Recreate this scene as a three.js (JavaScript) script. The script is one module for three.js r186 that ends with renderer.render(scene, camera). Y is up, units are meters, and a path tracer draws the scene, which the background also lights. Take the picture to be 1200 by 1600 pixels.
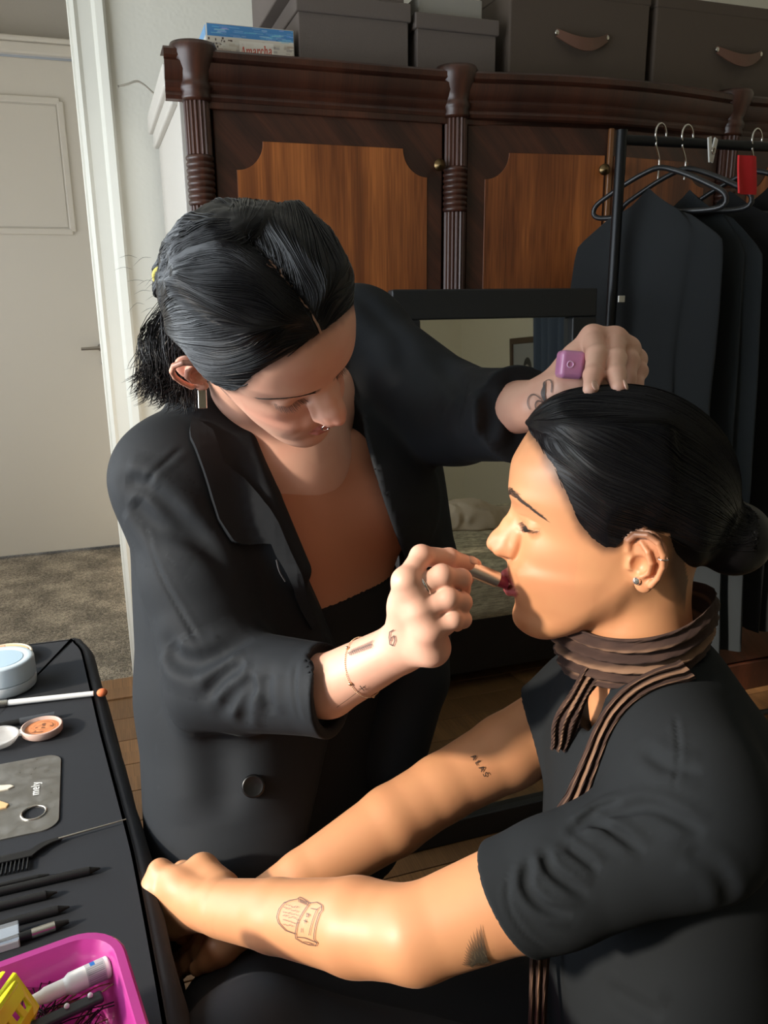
import * as THREE from 'three';
import { RoundedBoxGeometry } from 'three/addons/geometries/RoundedBoxGeometry.js';
import { mergeGeometries, mergeVertices, toCreasedNormals } from 'three/addons/utils/BufferGeometryUtils.js';
import { RectAreaLightUniformsLib } from 'three/addons/lights/RectAreaLightUniformsLib.js';

// ---------- camera, sun, window light, exposure ----------
const R = Math.PI / 180;
const scene = new THREE.Scene();
const camera = new THREE.PerspectiveCamera(65, 3 / 4, 0.02, 60);
camera.rotation.order = 'YXZ';
camera.position.set(0, 1.3, 0);
camera.rotation.set(-15 * R, -19 * R, -0.6 * R);
const renderer = new THREE.WebGLRenderer({ antialias: true });
renderer.toneMapping = THREE.LinearToneMapping;
renderer.toneMappingExposure = 0.9;
renderer.shadowMap.enabled = true;
renderer.shadowMap.type = THREE.PCFSoftShadowMap;
scene.background = new THREE.Color().setRGB(0.75, 0.86, 1.0);
RectAreaLightUniformsLib.init();
const sunDir = new THREE.Vector3(-0.9, 0.39, 0.15).normalize();
const sun = new THREE.DirectionalLight(new THREE.Color().setRGB(1.0, 0.87, 0.71), 6.2);
sun.name = 'sun';
sun.position.copy(sunDir).multiplyScalar(6).add(new THREE.Vector3(0.2, 0.9, -0.7));
sun.target.position.set(0.2, 0.9, -0.7);
sun.castShadow = true;
sun.shadow.radius = 7;
sun.shadow.mapSize.set(2048, 2048);
Object.assign(sun.shadow.camera, { left: -2.5, right: 2.5, top: 2.5, bottom: -2.5, near: 0.5, far: 12 });
scene.add(sun, sun.target);
// daylight entering by the window over the dressing table (see window_1 below)
const WIN = { x: -1.2, z0: -2.3, z1: -0.05, y0: 0.86, y1: 1.92 };
const sky = new THREE.RectAreaLight(new THREE.Color().setRGB(0.86, 0.94, 1.0), 6.2, WIN.z1 - WIN.z0, WIN.y1 - WIN.y0);
sky.name = 'window_daylight';
sky.position.set(WIN.x + 0.03, (WIN.y0 + WIN.y1) / 2, (WIN.z0 + WIN.z1) / 2);
sky.lookAt(5, (WIN.y0 + WIN.y1) / 2, (WIN.z0 + WIN.z1) / 2);
scene.add(sky);

// ---------- helpers ----------
let seed = 7;
const rnd = () => { seed = (seed + 0x6D2B79F5) | 0; let t = Math.imul(seed ^ (seed >>> 15), 1 | seed); t = (t + Math.imul(t ^ (t >>> 7), 61 | t)) ^ t; return ((t ^ (t >>> 14)) >>> 0) / 4294967296; };
const V = (x, y, z) => new THREE.Vector3(x, y, z);
const lerp = (a, b, t) => a + (b - a) * t;
const clamp = (x, a = 0, b = 1) => x < a ? a : x > b ? b : x;
const sstep = (a, b, x) => { const t = clamp((x - a) / (b - a)); return t * t * (3 - 2 * t); };
const hash3 = (x, y, z) => { let h = Math.imul(x, 374761393) ^ Math.imul(y, 668265263) ^ Math.imul(z, 2147483647 - 1013); h = Math.imul(h ^ (h >>> 13), 1274126177); return ((h ^ (h >>> 16)) >>> 0) / 4294967296; };
function noise(x, y, z) {
  const xi = Math.floor(x), yi = Math.floor(y), zi = Math.floor(z); let u = x - xi, v = y - yi, w = z - zi;
  u = u * u * (3 - 2 * u); v = v * v * (3 - 2 * v); w = w * w * (3 - 2 * w);
  const a = lerp(hash3(xi, yi, zi), hash3(xi + 1, yi, zi), u), b = lerp(hash3(xi, yi + 1, zi), hash3(xi + 1, yi + 1, zi), u);
  const c = lerp(hash3(xi, yi, zi + 1), hash3(xi + 1, yi, zi + 1), u), d = lerp(hash3(xi, yi + 1, zi + 1), hash3(xi + 1, yi + 1, zi + 1), u);
  return lerp(lerp(a, b, v), lerp(c, d, v), w) * 2 - 1;
}
const used = {};
const numbered = (n) => { used[n] = (used[n] ?? -1) + 1; return used[n] ? n + '_' + String(used[n]).padStart(3, '0') : n; };
function thing(name, label, category, [x, y, z] = [0, 0, 0], turn = 0, group) {
  const o = new THREE.Group(); o.name = numbered(name); o.position.set(x, y, z); o.rotation.y = turn;
  o.userData = { label, category }; if (group) o.userData.group = group;
  scene.add(o); return o;
}
function part(name, geo, mat, parent, pos) {
  const m = new THREE.Mesh(geo, mat); m.name = name; m.castShadow = m.receiveShadow = true;
  if (pos) m.position.set(...pos);
  parent.add(m); return m;
}
// geometry given in world coordinates, hung under a thing that is only shifted
function wpart(name, geo, mat, parent) { const p = parent.getWorldPosition(V()); return part(name, geo, mat, parent, [-p.x, -p.y, -p.z]); }
function struct(name, geo, mat, pos, label, category) {
  const m = part(name, geo, mat, scene, pos); m.name = numbered(name); m.userData = { kind: 'structure', label, category }; return m;
}
function solo(name, geo, mat, label, category, pos, group) {
  const m = part(name, geo, mat, scene, pos); m.name = numbered(name); m.userData = { label, category }; if (group) m.userData.group = group; return m;
}
// uv in metres by the dominant direction of each face
function uvm(g, s = 1) {
  if (g.index) g = g.toNonIndexed();
  g.computeBoundingBox();
  const p = g.attributes.position, uv = new Float32Array(p.count * 2), a = V(), b = V(), c = V(), n = V();
  for (let i = 0; i < p.count; i += 3) {
    a.fromBufferAttribute(p, i); b.fromBufferAttribute(p, i + 1); c.fromBufferAttribute(p, i + 2);
    n.crossVectors(b.clone().sub(a), c.clone().sub(a)); const ax = Math.abs(n.x), ay = Math.abs(n.y), az = Math.abs(n.z);
    [a, b, c].forEach((q, k) => { const [u, v] = az >= ax && az >= ay ? [q.x, q.y] : ax >= ay ? [q.z, q.y] : [q.x, q.z]; uv[2 * (i + k)] = u * s; uv[2 * (i + k) + 1] = v * s; });
  }
  g.setAttribute('uv', new THREE.BufferAttribute(uv, 2)); return g;
}
const box = (w, h, d, r = 0.003, seg = 2) => uvm(new RoundedBoxGeometry(w, h, d, seg, Math.min(r, w / 2.01, h / 2.01, d / 2.01)));
const at = (g, x, y, z) => g.translate(x, y, z);
const merge = (list) => mergeGeometries(list.map((g) => { const q = g.index ? g.toNonIndexed() : g; for (const k of Object.keys(q.attributes)) if (!['position', 'normal', 'uv'].includes(k)) q.deleteAttribute(k); return q; }));
const tube = (pts, r, seg = 24, rad = 8, closed = false) => new THREE.TubeGeometry(new THREE.CatmullRomCurve3(pts.map((p) => p.isVector3 ? p : V(...p)), closed), seg, r, rad, closed);
const lathe = (pts, seg = 40) => new THREE.LatheGeometry(pts.map(([r, y]) => new THREE.Vector2(r, y)), seg);
function rodGeo(a, b, r0, r1 = r0, seg = 12) {
  const d = b.clone().sub(a), g = new THREE.CylinderGeometry(r1, r0, d.length(), seg);
  g.translate(0, d.length() / 2, 0); g.applyQuaternion(new THREE.Quaternion().setFromUnitVectors(V(0, 1, 0), d.normalize())); return g.translate(a.x, a.y, a.z);
}
function tex(w, h, fn, srgb = true, rep = [1, 1]) {
  const d = new Uint8Array(w * h * 4);
  for (let j = 0; j < h; j++) for (let i = 0; i < w; i++) { const c = fn(i / w, j / h, i, j), k = 4 * (j * w + i); if (typeof c === 'number') { d[k] = d[k + 1] = d[k + 2] = clamp(c) * 255; d[k + 3] = 255; } else { d[k] = c[0]; d[k + 1] = c[1]; d[k + 2] = c[2]; d[k + 3] = c[3] ?? 255; } }
  const t = new THREE.DataTexture(d, w, h); t.wrapS = t.wrapT = THREE.RepeatWrapping; t.magFilter = THREE.LinearFilter; t.minFilter = THREE.LinearMipmapLinearFilter; t.generateMipmaps = true;
  if (srgb) t.colorSpace = THREE.SRGBColorSpace; t.repeat.set(...rep); t.needsUpdate = true; return t;
}
// noise that wraps with period p
const wn = (u, v, p, s) => { const x = u * p, y = v * p, xi = Math.floor(x), yi = Math.floor(y); let a = x - xi, b = y - yi; a = a * a * (3 - 2 * a); b = b * b * (3 - 2 * b); const h = (i, j) => hash3(((xi + i) % p + p) % p, ((yi + j) % p + p) % p, s); return lerp(lerp(h(0, 0), h(1, 0), a), lerp(h(0, 1), h(1, 1), a), b); };
function canvasTex(w, h, draw, srgb = true) {
  const c = document.createElement('canvas'); c.width = w; c.height = h; draw(c.getContext('2d'), w, h);
  const t = new THREE.CanvasTexture(c); if (srgb) t.colorSpace = THREE.SRGBColorSpace; t.magFilter = THREE.LinearFilter; return t;
}
const std = (o) => new THREE.MeshStandardMaterial(o), phy = (o) => new THREE.MeshPhysicalMaterial(o);
const rgb = (r, g, b) => new THREE.Color(r / 255, g / 255, b / 255).convertSRGBToLinear();

// ---------- room materials ----------
const grainBump = tex(256, 256, (u, v) => 0.5 + 0.25 * (wn(u, v, 64, 1) - 0.5) + 0.25 * (wn(u, v, 16, 2) - 0.5), false, [2, 2]);
const plaster = std({ color: rgb(234, 230, 218), roughness: 0.92, bumpMap: grainBump, bumpScale: 0.0012 });
const plasterWarm = std({ color: rgb(222, 212, 186), roughness: 0.92, bumpMap: grainBump, bumpScale: 0.0012 });
const paint = std({ color: rgb(232, 229, 218), roughness: 0.42 });
const doorPaint = std({ color: rgb(208, 203, 193), roughness: 0.38 });
const greyPaint = std({ color: rgb(198, 192, 183), roughness: 0.55, bumpMap: grainBump, bumpScale: 0.0006 });
const carpetTex = tex(512, 512, (u, v) => { const n = wn(u, v, 256, 3) * 0.6 + wn(u, v, 96, 4) * 0.4, m = wn(u, v, 9, 5), k = 0.62 + 0.55 * (n - 0.5) + 0.22 * (m - 0.5); return [232 * k, 216 * k, 190 * k]; }, true, [1.4, 1.4]);
const carpetBump = tex(512, 512, (u, v) => wn(u, v, 256, 3), false, [1.4, 1.4]);
const carpetMat = std({ map: carpetTex, bumpMap: carpetBump, bumpScale: 0.006, roughness: 1 });
const plankTex = (s) => tex(128, 512, (u, v) => { const g = wn(u, v, 4, s) * 0.35 + wn(u * 4, v * 0.25, 16, s + 1) * 0.4 + wn(u * 8, v * 0.5, 32, s + 2) * 0.25, k = 0.8 + 0.4 * (g - 0.5) + 0.07 * ((s % 5) - 2); return [150 * k, 108 * k, 68 * k]; }, true, [8, 1.2]);
const plankMats = [21, 33, 47].map((s) => std({ map: plankTex(s), roughness: 0.45 }));
const subfloor = std({ color: rgb(60, 42, 28), roughness: 0.8 });

// ---------- room shell ----------
const XR = 2.55, XL = -1.2, ZB = -2.616, ZF = 2.35, CEIL = 2.75, TH = 0.14;
{
  const fl = struct('floor', box(XR - XL + 2 * TH, 0.1, ZF - ZB + 2 * TH, 0.001), subfloor, [(XR + XL) / 2, -0.062, (ZF + ZB) / 2], 'wood plank floor of the bedroom', 'floor');
  const pw = 0.14, pl = 1.25, geos = [box(pl - 0.003, 0.012, pw - 0.003, 0.002, 1), box(pl / 2 - 0.003, 0.012, pw - 0.003, 0.002, 1)];
  let row = 0;
  for (let z = ZB + pw / 2 + 0.005; z < ZF; z += pw, row++) {
    for (let x = XL - [0, 0.5, 0.9][row % 3] * pl; x < XR; x += pl) {
      const a = Math.max(x, XL), b = Math.min(x + pl, XR); if (b - a < 0.06) continue;
      const full = b - a > pl - 0.01;
      part('plank', full ? geos[0] : box(b - a - 0.003, 0.012, pw - 0.003, 0.002, 1), plankMats[(row * 2 + Math.round(x * 3)) % 3 < 0 ? 0 : Math.abs((row * 2 + Math.round(x * 3)) % 3)], fl, [(a + b) / 2, 0.056, z - (ZF + ZB) / 2]);
    }
  }
  struct('floor', box(2.2, 0.1, 2.2, 0.001), carpetMat, [-0.5, -0.05, ZB - 1.1], 'beige speckled carpet of the hallway beyond the doorway', 'carpet');
  struct('ceiling', box(XR - XL + 2 * TH, TH, ZF - ZB + 2 * TH, 0.002), plaster, [(XR + XL) / 2, CEIL + TH / 2, (ZF + ZB) / 2], 'plain plaster ceiling of the bedroom', 'ceiling');
  // back wall with the doorway (opening x -0.83 .. 0.013)
  const DX0 = -0.83, DX1 = 0.013, DH = 2.2, zb = ZB - TH / 2;
  struct('wall_back', merge([at(box(XR - DX1 + TH, CEIL, TH, 0.002), (XR + DX1 + TH) / 2, CEIL / 2, zb), at(box(DX0 - XL + TH, CEIL, TH, 0.002), (DX0 + XL - TH) / 2, CEIL / 2, zb), at(box(DX1 - DX0, CEIL - DH, TH, 0.002), (DX0 + DX1) / 2, (CEIL + DH) / 2, zb)]), plaster, null, 'off white plaster wall behind the wardrobe', 'wall');
  struct('wall_right', box(TH, CEIL, ZF - ZB, 0.002), plasterWarm, [XR + TH / 2, CEIL / 2, (ZF + ZB) / 2], 'cream wall behind the bed', 'wall');
  struct('wall_front', box(XR - XL + 2 * TH, CEIL, TH, 0.002), plasterWarm, [(XR + XL) / 2, CEIL / 2, ZF + TH / 2], 'cream wall seen in the mirror', 'wall');
  // left wall with the window
  const { z0, z1, y0, y1 } = WIN, xl = XL - TH / 2;
  struct('wall_left', merge([at(box(TH, CEIL, z0 - ZB, 0.002), xl, CEIL / 2, (z0 + ZB) / 2), at(box(TH, CEIL, ZF - z1, 0.002), xl, CEIL / 2, (z1 + ZF) / 2), at(box(TH, y0, z1 - z0, 0.002), xl, y0 / 2, (z0 + z1) / 2), at(box(TH, CEIL - y1, z1 - z0, 0.002), xl, (CEIL + y1) / 2, (z0 + z1) / 2)]), plaster, null, 'wall with the window beside the dressing table', 'wall');
  const w = new THREE.Group(); w.name = 'window_1'; w.userData = { kind: 'structure', label: 'window beside the dressing table letting in the sun', category: 'window' }; scene.add(w);
  const fw = 0.05, zc = (z0 + z1) / 2, yc = (y0 + y1) / 2;
  part('window_frame', merge([at(box(0.06, fw, z1 - z0), xl, y0 + fw / 2, zc), at(box(0.06, fw, z1 - z0), xl, y1 - fw / 2, zc), at(box(0.06, y1 - y0, fw), xl, yc, z0 + fw / 2), at(box(0.06, y1 - y0, fw), xl, yc, z1 - fw / 2)]), paint, w);
  part('window_pane', box(0.004, y1 - y0 - 2 * fw, z1 - z0 - 2 * fw, 0.0005), phy({ color: 0xffffff, transmission: 1, roughness: 0, thickness: 0, ior: 1.45 }), w, [xl, yc, zc]);
  part('window_sill', box(0.2, 0.03, z1 - z0 + 0.1), paint, w, [XL + 0.02, y0 - 0.015, zc]);
  // hallway
  const hz = -4.45;
  struct('wall_hallway', merge([at(box(1.1, 2.75, TH, 0.002), 0.62, 1.375, hz - TH / 2), at(box(1.0, 2.75, TH, 0.002), -1.33, 1.375, hz - TH / 2), at(box(0.9, 0.35, TH, 0.002), -0.38, 2.575, hz - TH / 2)]), std({ color: rgb(176, 171, 163), roughness: 0.9, bumpMap: grainBump, bumpScale: 0.001 }), null, 'grey hallway wall around the far door', 'wall');
  struct('wall_hallway_side', merge([at(box(TH, 2.75, 1.9, 0.002), 0.7, 1.375, -3.6), at(box(TH, 2.75, 0.6, 0.002), -1.75, 1.375, -4.25), at(box(TH, 2.75, 0.4, 0.002), -1.75, 1.375, -2.85), at(box(TH, 0.7, 0.9, 0.002), -1.75, 0.35, -3.5), at(box(TH, 0.75, 0.9, 0.002), -1.75, 2.375, -3.5)]), plaster, null, 'side walls of the hallway', 'wall');
  const w2 = new THREE.Group(); w2.name = 'window_2'; w2.userData = { kind: 'structure', label: 'unseen window added to light the hallway', category: 'window' }; scene.add(w2);  // window added out of view, an opening for the hallway fill
  part('window_frame', merge([at(box(0.06, 0.05, 0.9), -1.75, 0.725, -3.5), at(box(0.06, 0.05, 0.9), -1.75, 1.975, -3.5), at(box(0.06, 1.3, 0.05), -1.75, 1.35, -3.925), at(box(0.06, 1.3, 0.05), -1.75, 1.35, -3.075)]), paint, w2);
  part('window_pane', box(0.004, 1.2, 0.8, 0.0005), phy({ color: 0xffffff, transmission: 1, roughness: 0, thickness: 0, ior: 1.45 }), w2, [-1.75, 1.35, -3.5]);
  struct('ceiling_hallway', box(2.6, TH, 2.0, 0.002), plaster, [-0.5, 2.75 + TH / 2, -3.6], 'ceiling of the hallway', 'ceiling');
  const hl = new THREE.RectAreaLight(new THREE.Color().setRGB(0.96, 0.95, 0.96), 3.8, 0.9, 1.3); hl.name = 'hallway_fill_light'; hl.position.set(-1.67, 1.35, -3.5); hl.lookAt(5, 1.35, -3.5); scene.add(hl);  // fill light added to brighten the hallway and its far door
  // far door with a raised moulding panel and a lever handle
  const d = new THREE.Group(); d.name = 'door_1'; d.position.set(-0.39, 0, hz + 0.02); d.userData = { kind: 'structure', label: 'closed grey white door at the end of the hallway', category: 'door' }; scene.add(d);
  part('door_leaf', box(0.9, 2.36, 0.04, 0.004), doorPaint, d, [0, 1.195, 0]);
  const fr = (x0, x1, ya, yb, t) => merge([at(box(x1 - x0, t, 0.016, 0.006), (x0 + x1) / 2, ya, 0), at(box(x1 - x0, t, 0.016, 0.006), (x0 + x1) / 2, yb, 0), at(box(t, yb - ya, 0.016, 0.006), x0, (ya + yb) / 2, 0), at(box(t, yb - ya, 0.016, 0.006), x1, (ya + yb) / 2, 0)]);
  part('panel_moulding', fr(-0.32, 0.32, 1.62, 2.2, 0.03), doorPaint, d, [0, 0, 0.024]);
  part('panel', box(0.6, 0.54, 0.006, 0.002), doorPaint, d, [0, 1.91, 0.02]);
  part('top_casing', merge([at(box(1.06, 0.05, 0.05, 0.01), 0, 2.41, 0.03), at(box(1.1, 0.022, 0.07, 0.008), 0, 2.445, 0.035)]), doorPaint, d);
  const steel = std({ color: rgb(170, 165, 158), metalness: 1, roughness: 0.3 });
  part('door_handle', merge([at(new THREE.CylinderGeometry(0.022, 0.022, 0.012, 20).rotateX(Math.PI / 2), 0.4, 1.065, 0.026), rodGeo(V(0.4, 1.065, 0.03), V(0.4, 1.065, 0.065), 0.008), rodGeo(V(0.405, 1.065, 0.062), V(0.3, 1.062, 0.062), 0.0095, 0.007), at(new THREE.CylinderGeometry(0.012, 0.012, 0.008, 16).rotateX(Math.PI / 2), 0.4, 0.985, 0.024)]), steel, d);
  // moulded casing of the doorway, both sides of the opening
  const prof = [[0, 0], [0.0, 0.018], [0.01, 0.022], [0.02, 0.016], [0.055, 0.016], [0.065, 0.026], [0.085, 0.03], [0.092, 0.022], [0.092, 0]];
  const sh = new THREE.Shape(prof.map(([x, z]) => new THREE.Vector2(x, z)));
  const post = () => new THREE.ExtrudeGeometry(sh, { depth: DH, bevelEnabled: false }).rotateX(-Math.PI / 2).scale(1, 1, -1);
  const rp = post(); const idx = rp.attributes.position; for (let i = 0; i < idx.count; i += 3) { for (const a of ['position', 'normal', 'uv']) { const q = rp.attributes[a], n = q.itemSize; for (let k = 0; k < n; k++) { const t = q.array[(i + 1) * n + k]; q.array[(i + 1) * n + k] = q.array[(i + 2) * n + k]; q.array[(i + 2) * n + k] = t; } } } rp.computeVertexNormals();
  struct('trim_1', merge([at(rp, DX1 - 0.004, 0, ZB), at(box(0.012, DH, TH + 0.03, 0.003), DX1 - 0.006, DH / 2, ZB - TH / 2)]), paint, null, 'white moulded casing of the open doorway', 'door frame');
  struct('trim_2', merge([at(box(0.09, DH, 0.03, 0.006), DX0 - 0.045, DH / 2, ZB + 0.015), at(box(DX1 - DX0 + 0.27, 0.09, 0.03, 0.006), (DX0 + DX1) / 2, DH + 0.045, ZB + 0.015)]), paint, null, 'white head and far post of the doorway casing', 'door frame');
  struct('baseboard_back', box(XR - 0.12, 0.09, 0.016, 0.004), paint, [(XR + 0.12) / 2, 0.045, ZB + 0.008], 'white baseboard along the back wall', 'baseboard');
  struct('trim_3', box(DX1 - DX0, 0.012, TH + 0.01, 0.003), plankMats[1], [(DX0 + DX1) / 2, 0.0, ZB - TH / 2], 'wooden threshold of the doorway', 'threshold');
}

// ---------- wardrobe ----------
const woodTex = (s, dark, light, freq, rep) => tex(512, 512, (u, v) => {
  const w = u + 0.012 * (wn(u, v, 4, s) - 0.5), band = wn(w, 0.5 + 0.02 * wn(u, v, 3, s + 9), freq, s + 1), b2 = wn(w, 0.3, freq * 3, s + 2), f = wn(u * 1, v * 0.06, 256, s + 3), f2 = wn(u, v * 0.12, 128, s + 4), blot = wn(u, v, 5, s + 5);
  const k = clamp(0.4 * band + 0.28 * b2 + 0.2 * f + 0.12 * f2 + 0.25 * (blot - 0.5)); return [0, 1, 2].map((i) => lerp(dark[i], light[i], clamp((k - 0.18) * 1.6)));
}, true, rep);
const veneerMats = [0, 1, 2].map((i) => phy({ map: woodTex(60 + 13 * i, [88, 44, 21], [184, 108, 54], 9, [1.9, 1.1]), roughness: 0.42, clearcoat: 0.25, clearcoatRoughness: 0.35 }));
const mahogany = phy({ map: woodTex(101, [46, 24, 17], [88, 48, 32], 6, [3, 1]), roughness: 0.42, clearcoat: 0.3, clearcoatRoughness: 0.3 });
const bandMatL = phy({ map: (() => { const t = woodTex(131, [44, 23, 16], [84, 46, 31], 10, [4, 2]); t.rotation = 0.75; return t; })(), roughness: 0.45, clearcoat: 0.2, clearcoatRoughness: 0.35 });
const strip = phy({ map: woodTex(151, [96, 58, 30], [168, 112, 62], 6, [8, 1]), roughness: 0.4, clearcoat: 0.3 });
{
  const W0 = thing('wardrobe', 'large dark mahogany wardrobe with lighter striped veneer door panels and fluted columns', 'wardrobe', [0.213, 0, -1.95]);
  const S = [0, 0.651, 1.467, 2.12], D = 0.62, Ht = 1.80, bow = 0.05;
  const zf = (x) => x > S[1] && x < S[2] ? bow * Math.sin(Math.PI * (x - S[1]) / (S[2] - S[1])) : 0;
  // carcass: painted side, back and inside body
  part('side_panel', box(0.02, 1.74, D - 0.02), greyPaint, W0, [0.01, 0.87, -D / 2 - 0.01]);
  part('side_panel', box(0.02, 1.74, D - 0.02), mahogany, W0, [S[3] - 0.01, 0.87, -D / 2 - 0.01]);
  part('carcass', box(S[3] - 0.04, 1.74, D - 0.06), mahogany, W0, [S[3] / 2, 0.87, -D / 2 - 0.02]);
  part('side_cornice', merge([at(box(0.03, 0.05, D - 0.06, 0.006), -0.012, 1.775, -D / 2 - 0.02), at(box(0.018, 0.04, D - 0.04, 0.006), -0.006, 1.735, -D / 2 - 0.02)]), greyPaint, W0);
  part('top_board', box(S[3], 0.02, D), mahogany, W0, [S[3] / 2, 1.785, -D / 2]);
  // cornice swept along the front
  const path = []; for (let i = 0; i <= 60; i++) { const x = -0.03 + (S[3] + 0.06) * i / 60; path.push([x, zf(x)]); }
  const prof = [[0.0, 1.712], [0.012, 1.715], [0.016, 1.722], [0.012, 1.73], [0.018, 1.736], [0.022, 1.745], [0.018, 1.752], [0.024, 1.758], [0.032, 1.77], [0.034, 1.785], [0.028, 1.79], [0.036, 1.795], [0.038, 1.806], [0.03, 1.812], [-0.05, 1.812]];
  const g = new THREE.BufferGeometry(), P = [], I = [], n = prof.length;
  path.forEach(([x, z]) => prof.forEach(([o, y]) => P.push(x, y, z + o)));
  for (let i = 0; i < path.length - 1; i++) for (let j = 0; j < n - 1; j++) { const a = i * n + j, b = a + n; I.push(a, b, a + 1, b, b + 1, a + 1); }
  g.setAttribute('position', new THREE.Float32BufferAttribute(P, 3)); g.setIndex(I); let cg = uvm(g); cg.computeVertexNormals(); cg = toCreasedNormals(cg, 0.6);
  part('cornice', cg, mahogany, W0);
  // fluted columns with a turned ring block and a capital
  const flute = (y0, y1, r) => { const sh = new THREE.Shape(), N = 72; for (let i = 0; i <= N; i++) { const a = 2 * Math.PI * i / N, q = r * (1 - 0.13 * Math.pow(Math.abs(Math.sin(a * 9 / 1)), 0.7)); i ? sh.lineTo(q * Math.cos(a), q * Math.sin(a)) : sh.moveTo(q * Math.cos(a), q * Math.sin(a)); } return uvm(new THREE.ExtrudeGeometry(sh, { depth: y1 - y0, bevelEnabled: false }).rotateX(-Math.PI / 2).translate(0, y0, 0)); };
  const rings = (y0, y1, k, r) => { const p = [[0, y0]]; for (let i = 0; i < k; i++) { const a = lerp(y0, y1, i / k), h = (y1 - y0) / k; for (let q = 0; q <= 6; q++) p.push([r + 0.0035 * Math.sin(Math.PI * q / 6), a + h * q / 6]); } p.push([0, y1]); return lathe(p, 32); };
  for (const x of [S[0] + 0.035, S[1], S[2], S[3] - 0.035]) {
    const r = 0.028, c = part('column', uvm(merge([flute(0.1, 1.5, r), flute(1.605, 1.72, r)])), mahogany, W0, [x, 0, 0.004]);
    part('ring_block', rings(1.5, 1.605, 8, 0.0275), mahogany, c);
    part('capital', lathe([[0, 1.712], [0.03, 1.712], [0.034, 1.72], [0.031, 1.73], [0.036, 1.735], [0.036, 1.745], [0.031, 1.752], [0.037, 1.765], [0.044, 1.785], [0.05, 1.8], [0.052, 1.815], [0.048, 1.824], [0, 1.824]], 40), mahogany, c, [0, 0, 0]);
    part('foot_block', box(0.07, 0.1, 0.07, 0.006), mahogany, c, [0, 0.05, 0]);
  }
  part('plinth', box(S[3] - 0.02, 0.1, 0.03), mahogany, W0, [S[3] / 2, 0.05, -0.005]);
  // doors with an inlaid veneer panel whose upper corners are scooped
  const inlay = (x0, x1, y0, y1, r, cl, cr) => { const s = new THREE.Shape(); s.moveTo(x0, y0); s.lineTo(x1, y0); if (cr) { s.lineTo(x1, y1 - r); s.absarc(x1, y1, r, -Math.PI / 2, -Math.PI, true); } else s.lineTo(x1, y1); if (cl) { s.lineTo(x0 + r, y1); s.absarc(x0, y1, r, 0, -Math.PI / 2, true); } else s.lineTo(x0, y1); s.lineTo(x0, y0); return uvm(new THREE.ExtrudeGeometry(s, { depth: 0.0025, bevelEnabled: true, bevelThickness: 0.0008, bevelSize: 0.0008, bevelSegments: 1, curveSegments: 14 })); };
  const door = (xa, xb, za, zb, vm, cl, cr, m0, m1, knob) => {
    const w = Math.hypot(xb - xa, zb - za), gd = part('door', box(w - 0.006, 1.6, 0.024, 0.003), bandMatL, W0);
    gd.position.set((xa + xb) / 2, 0.905, (za + zb) / 2 - 0.01); gd.rotation.y = -Math.atan2(zb - za, xb - xa);
    part('veneer_panel', inlay(-w / 2 + m0, w / 2 - m1, -0.66, 0.735, 0.062, cl, cr), vm, gd, [0, 0, 0.0115]);
    if (knob) part('knob', lathe([[0, 0], [0.006, 0], [0.006, 0.01], [0.013, 0.016], [0.014, 0.024], [0, 0.03]], 20).rotateX(Math.PI / 2), std({ color: rgb(120, 100, 70), metalness: 1, roughness: 0.35 }), gd, [knob * (w / 2 - 0.02), 0.7, 0.012]);
    return gd;
  };
  door(0.066, S[1] - 0.03, 0, 0, veneerMats[0], true, true, 0.05, 0.045, 1);
  const mid = (S[1] + S[2]) / 2, zm = bow - 0.004;
  door(S[1] + 0.03, mid, 0.002, zm, veneerMats[1], true, false, 0.05, 0.012, 1);
  door(mid, S[2] - 0.03, zm, 0.002, veneerMats[2], false, true, 0.012, 0.05, -1);
  door(S[2] + 0.03, S[3] - 0.066, 0, 0, veneerMats[0], true, true, 0.05, 0.05, -1);
  part('meeting_strip', box(0.014, 1.6, 0.012, 0.004), strip, W0, [mid, 0.905, zm + 0.006]);
  part('top_rail', box(S[3] - 0.1, 0.03, 0.02), mahogany, W0, [S[3] / 2, 1.715, 0]);
}
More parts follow.
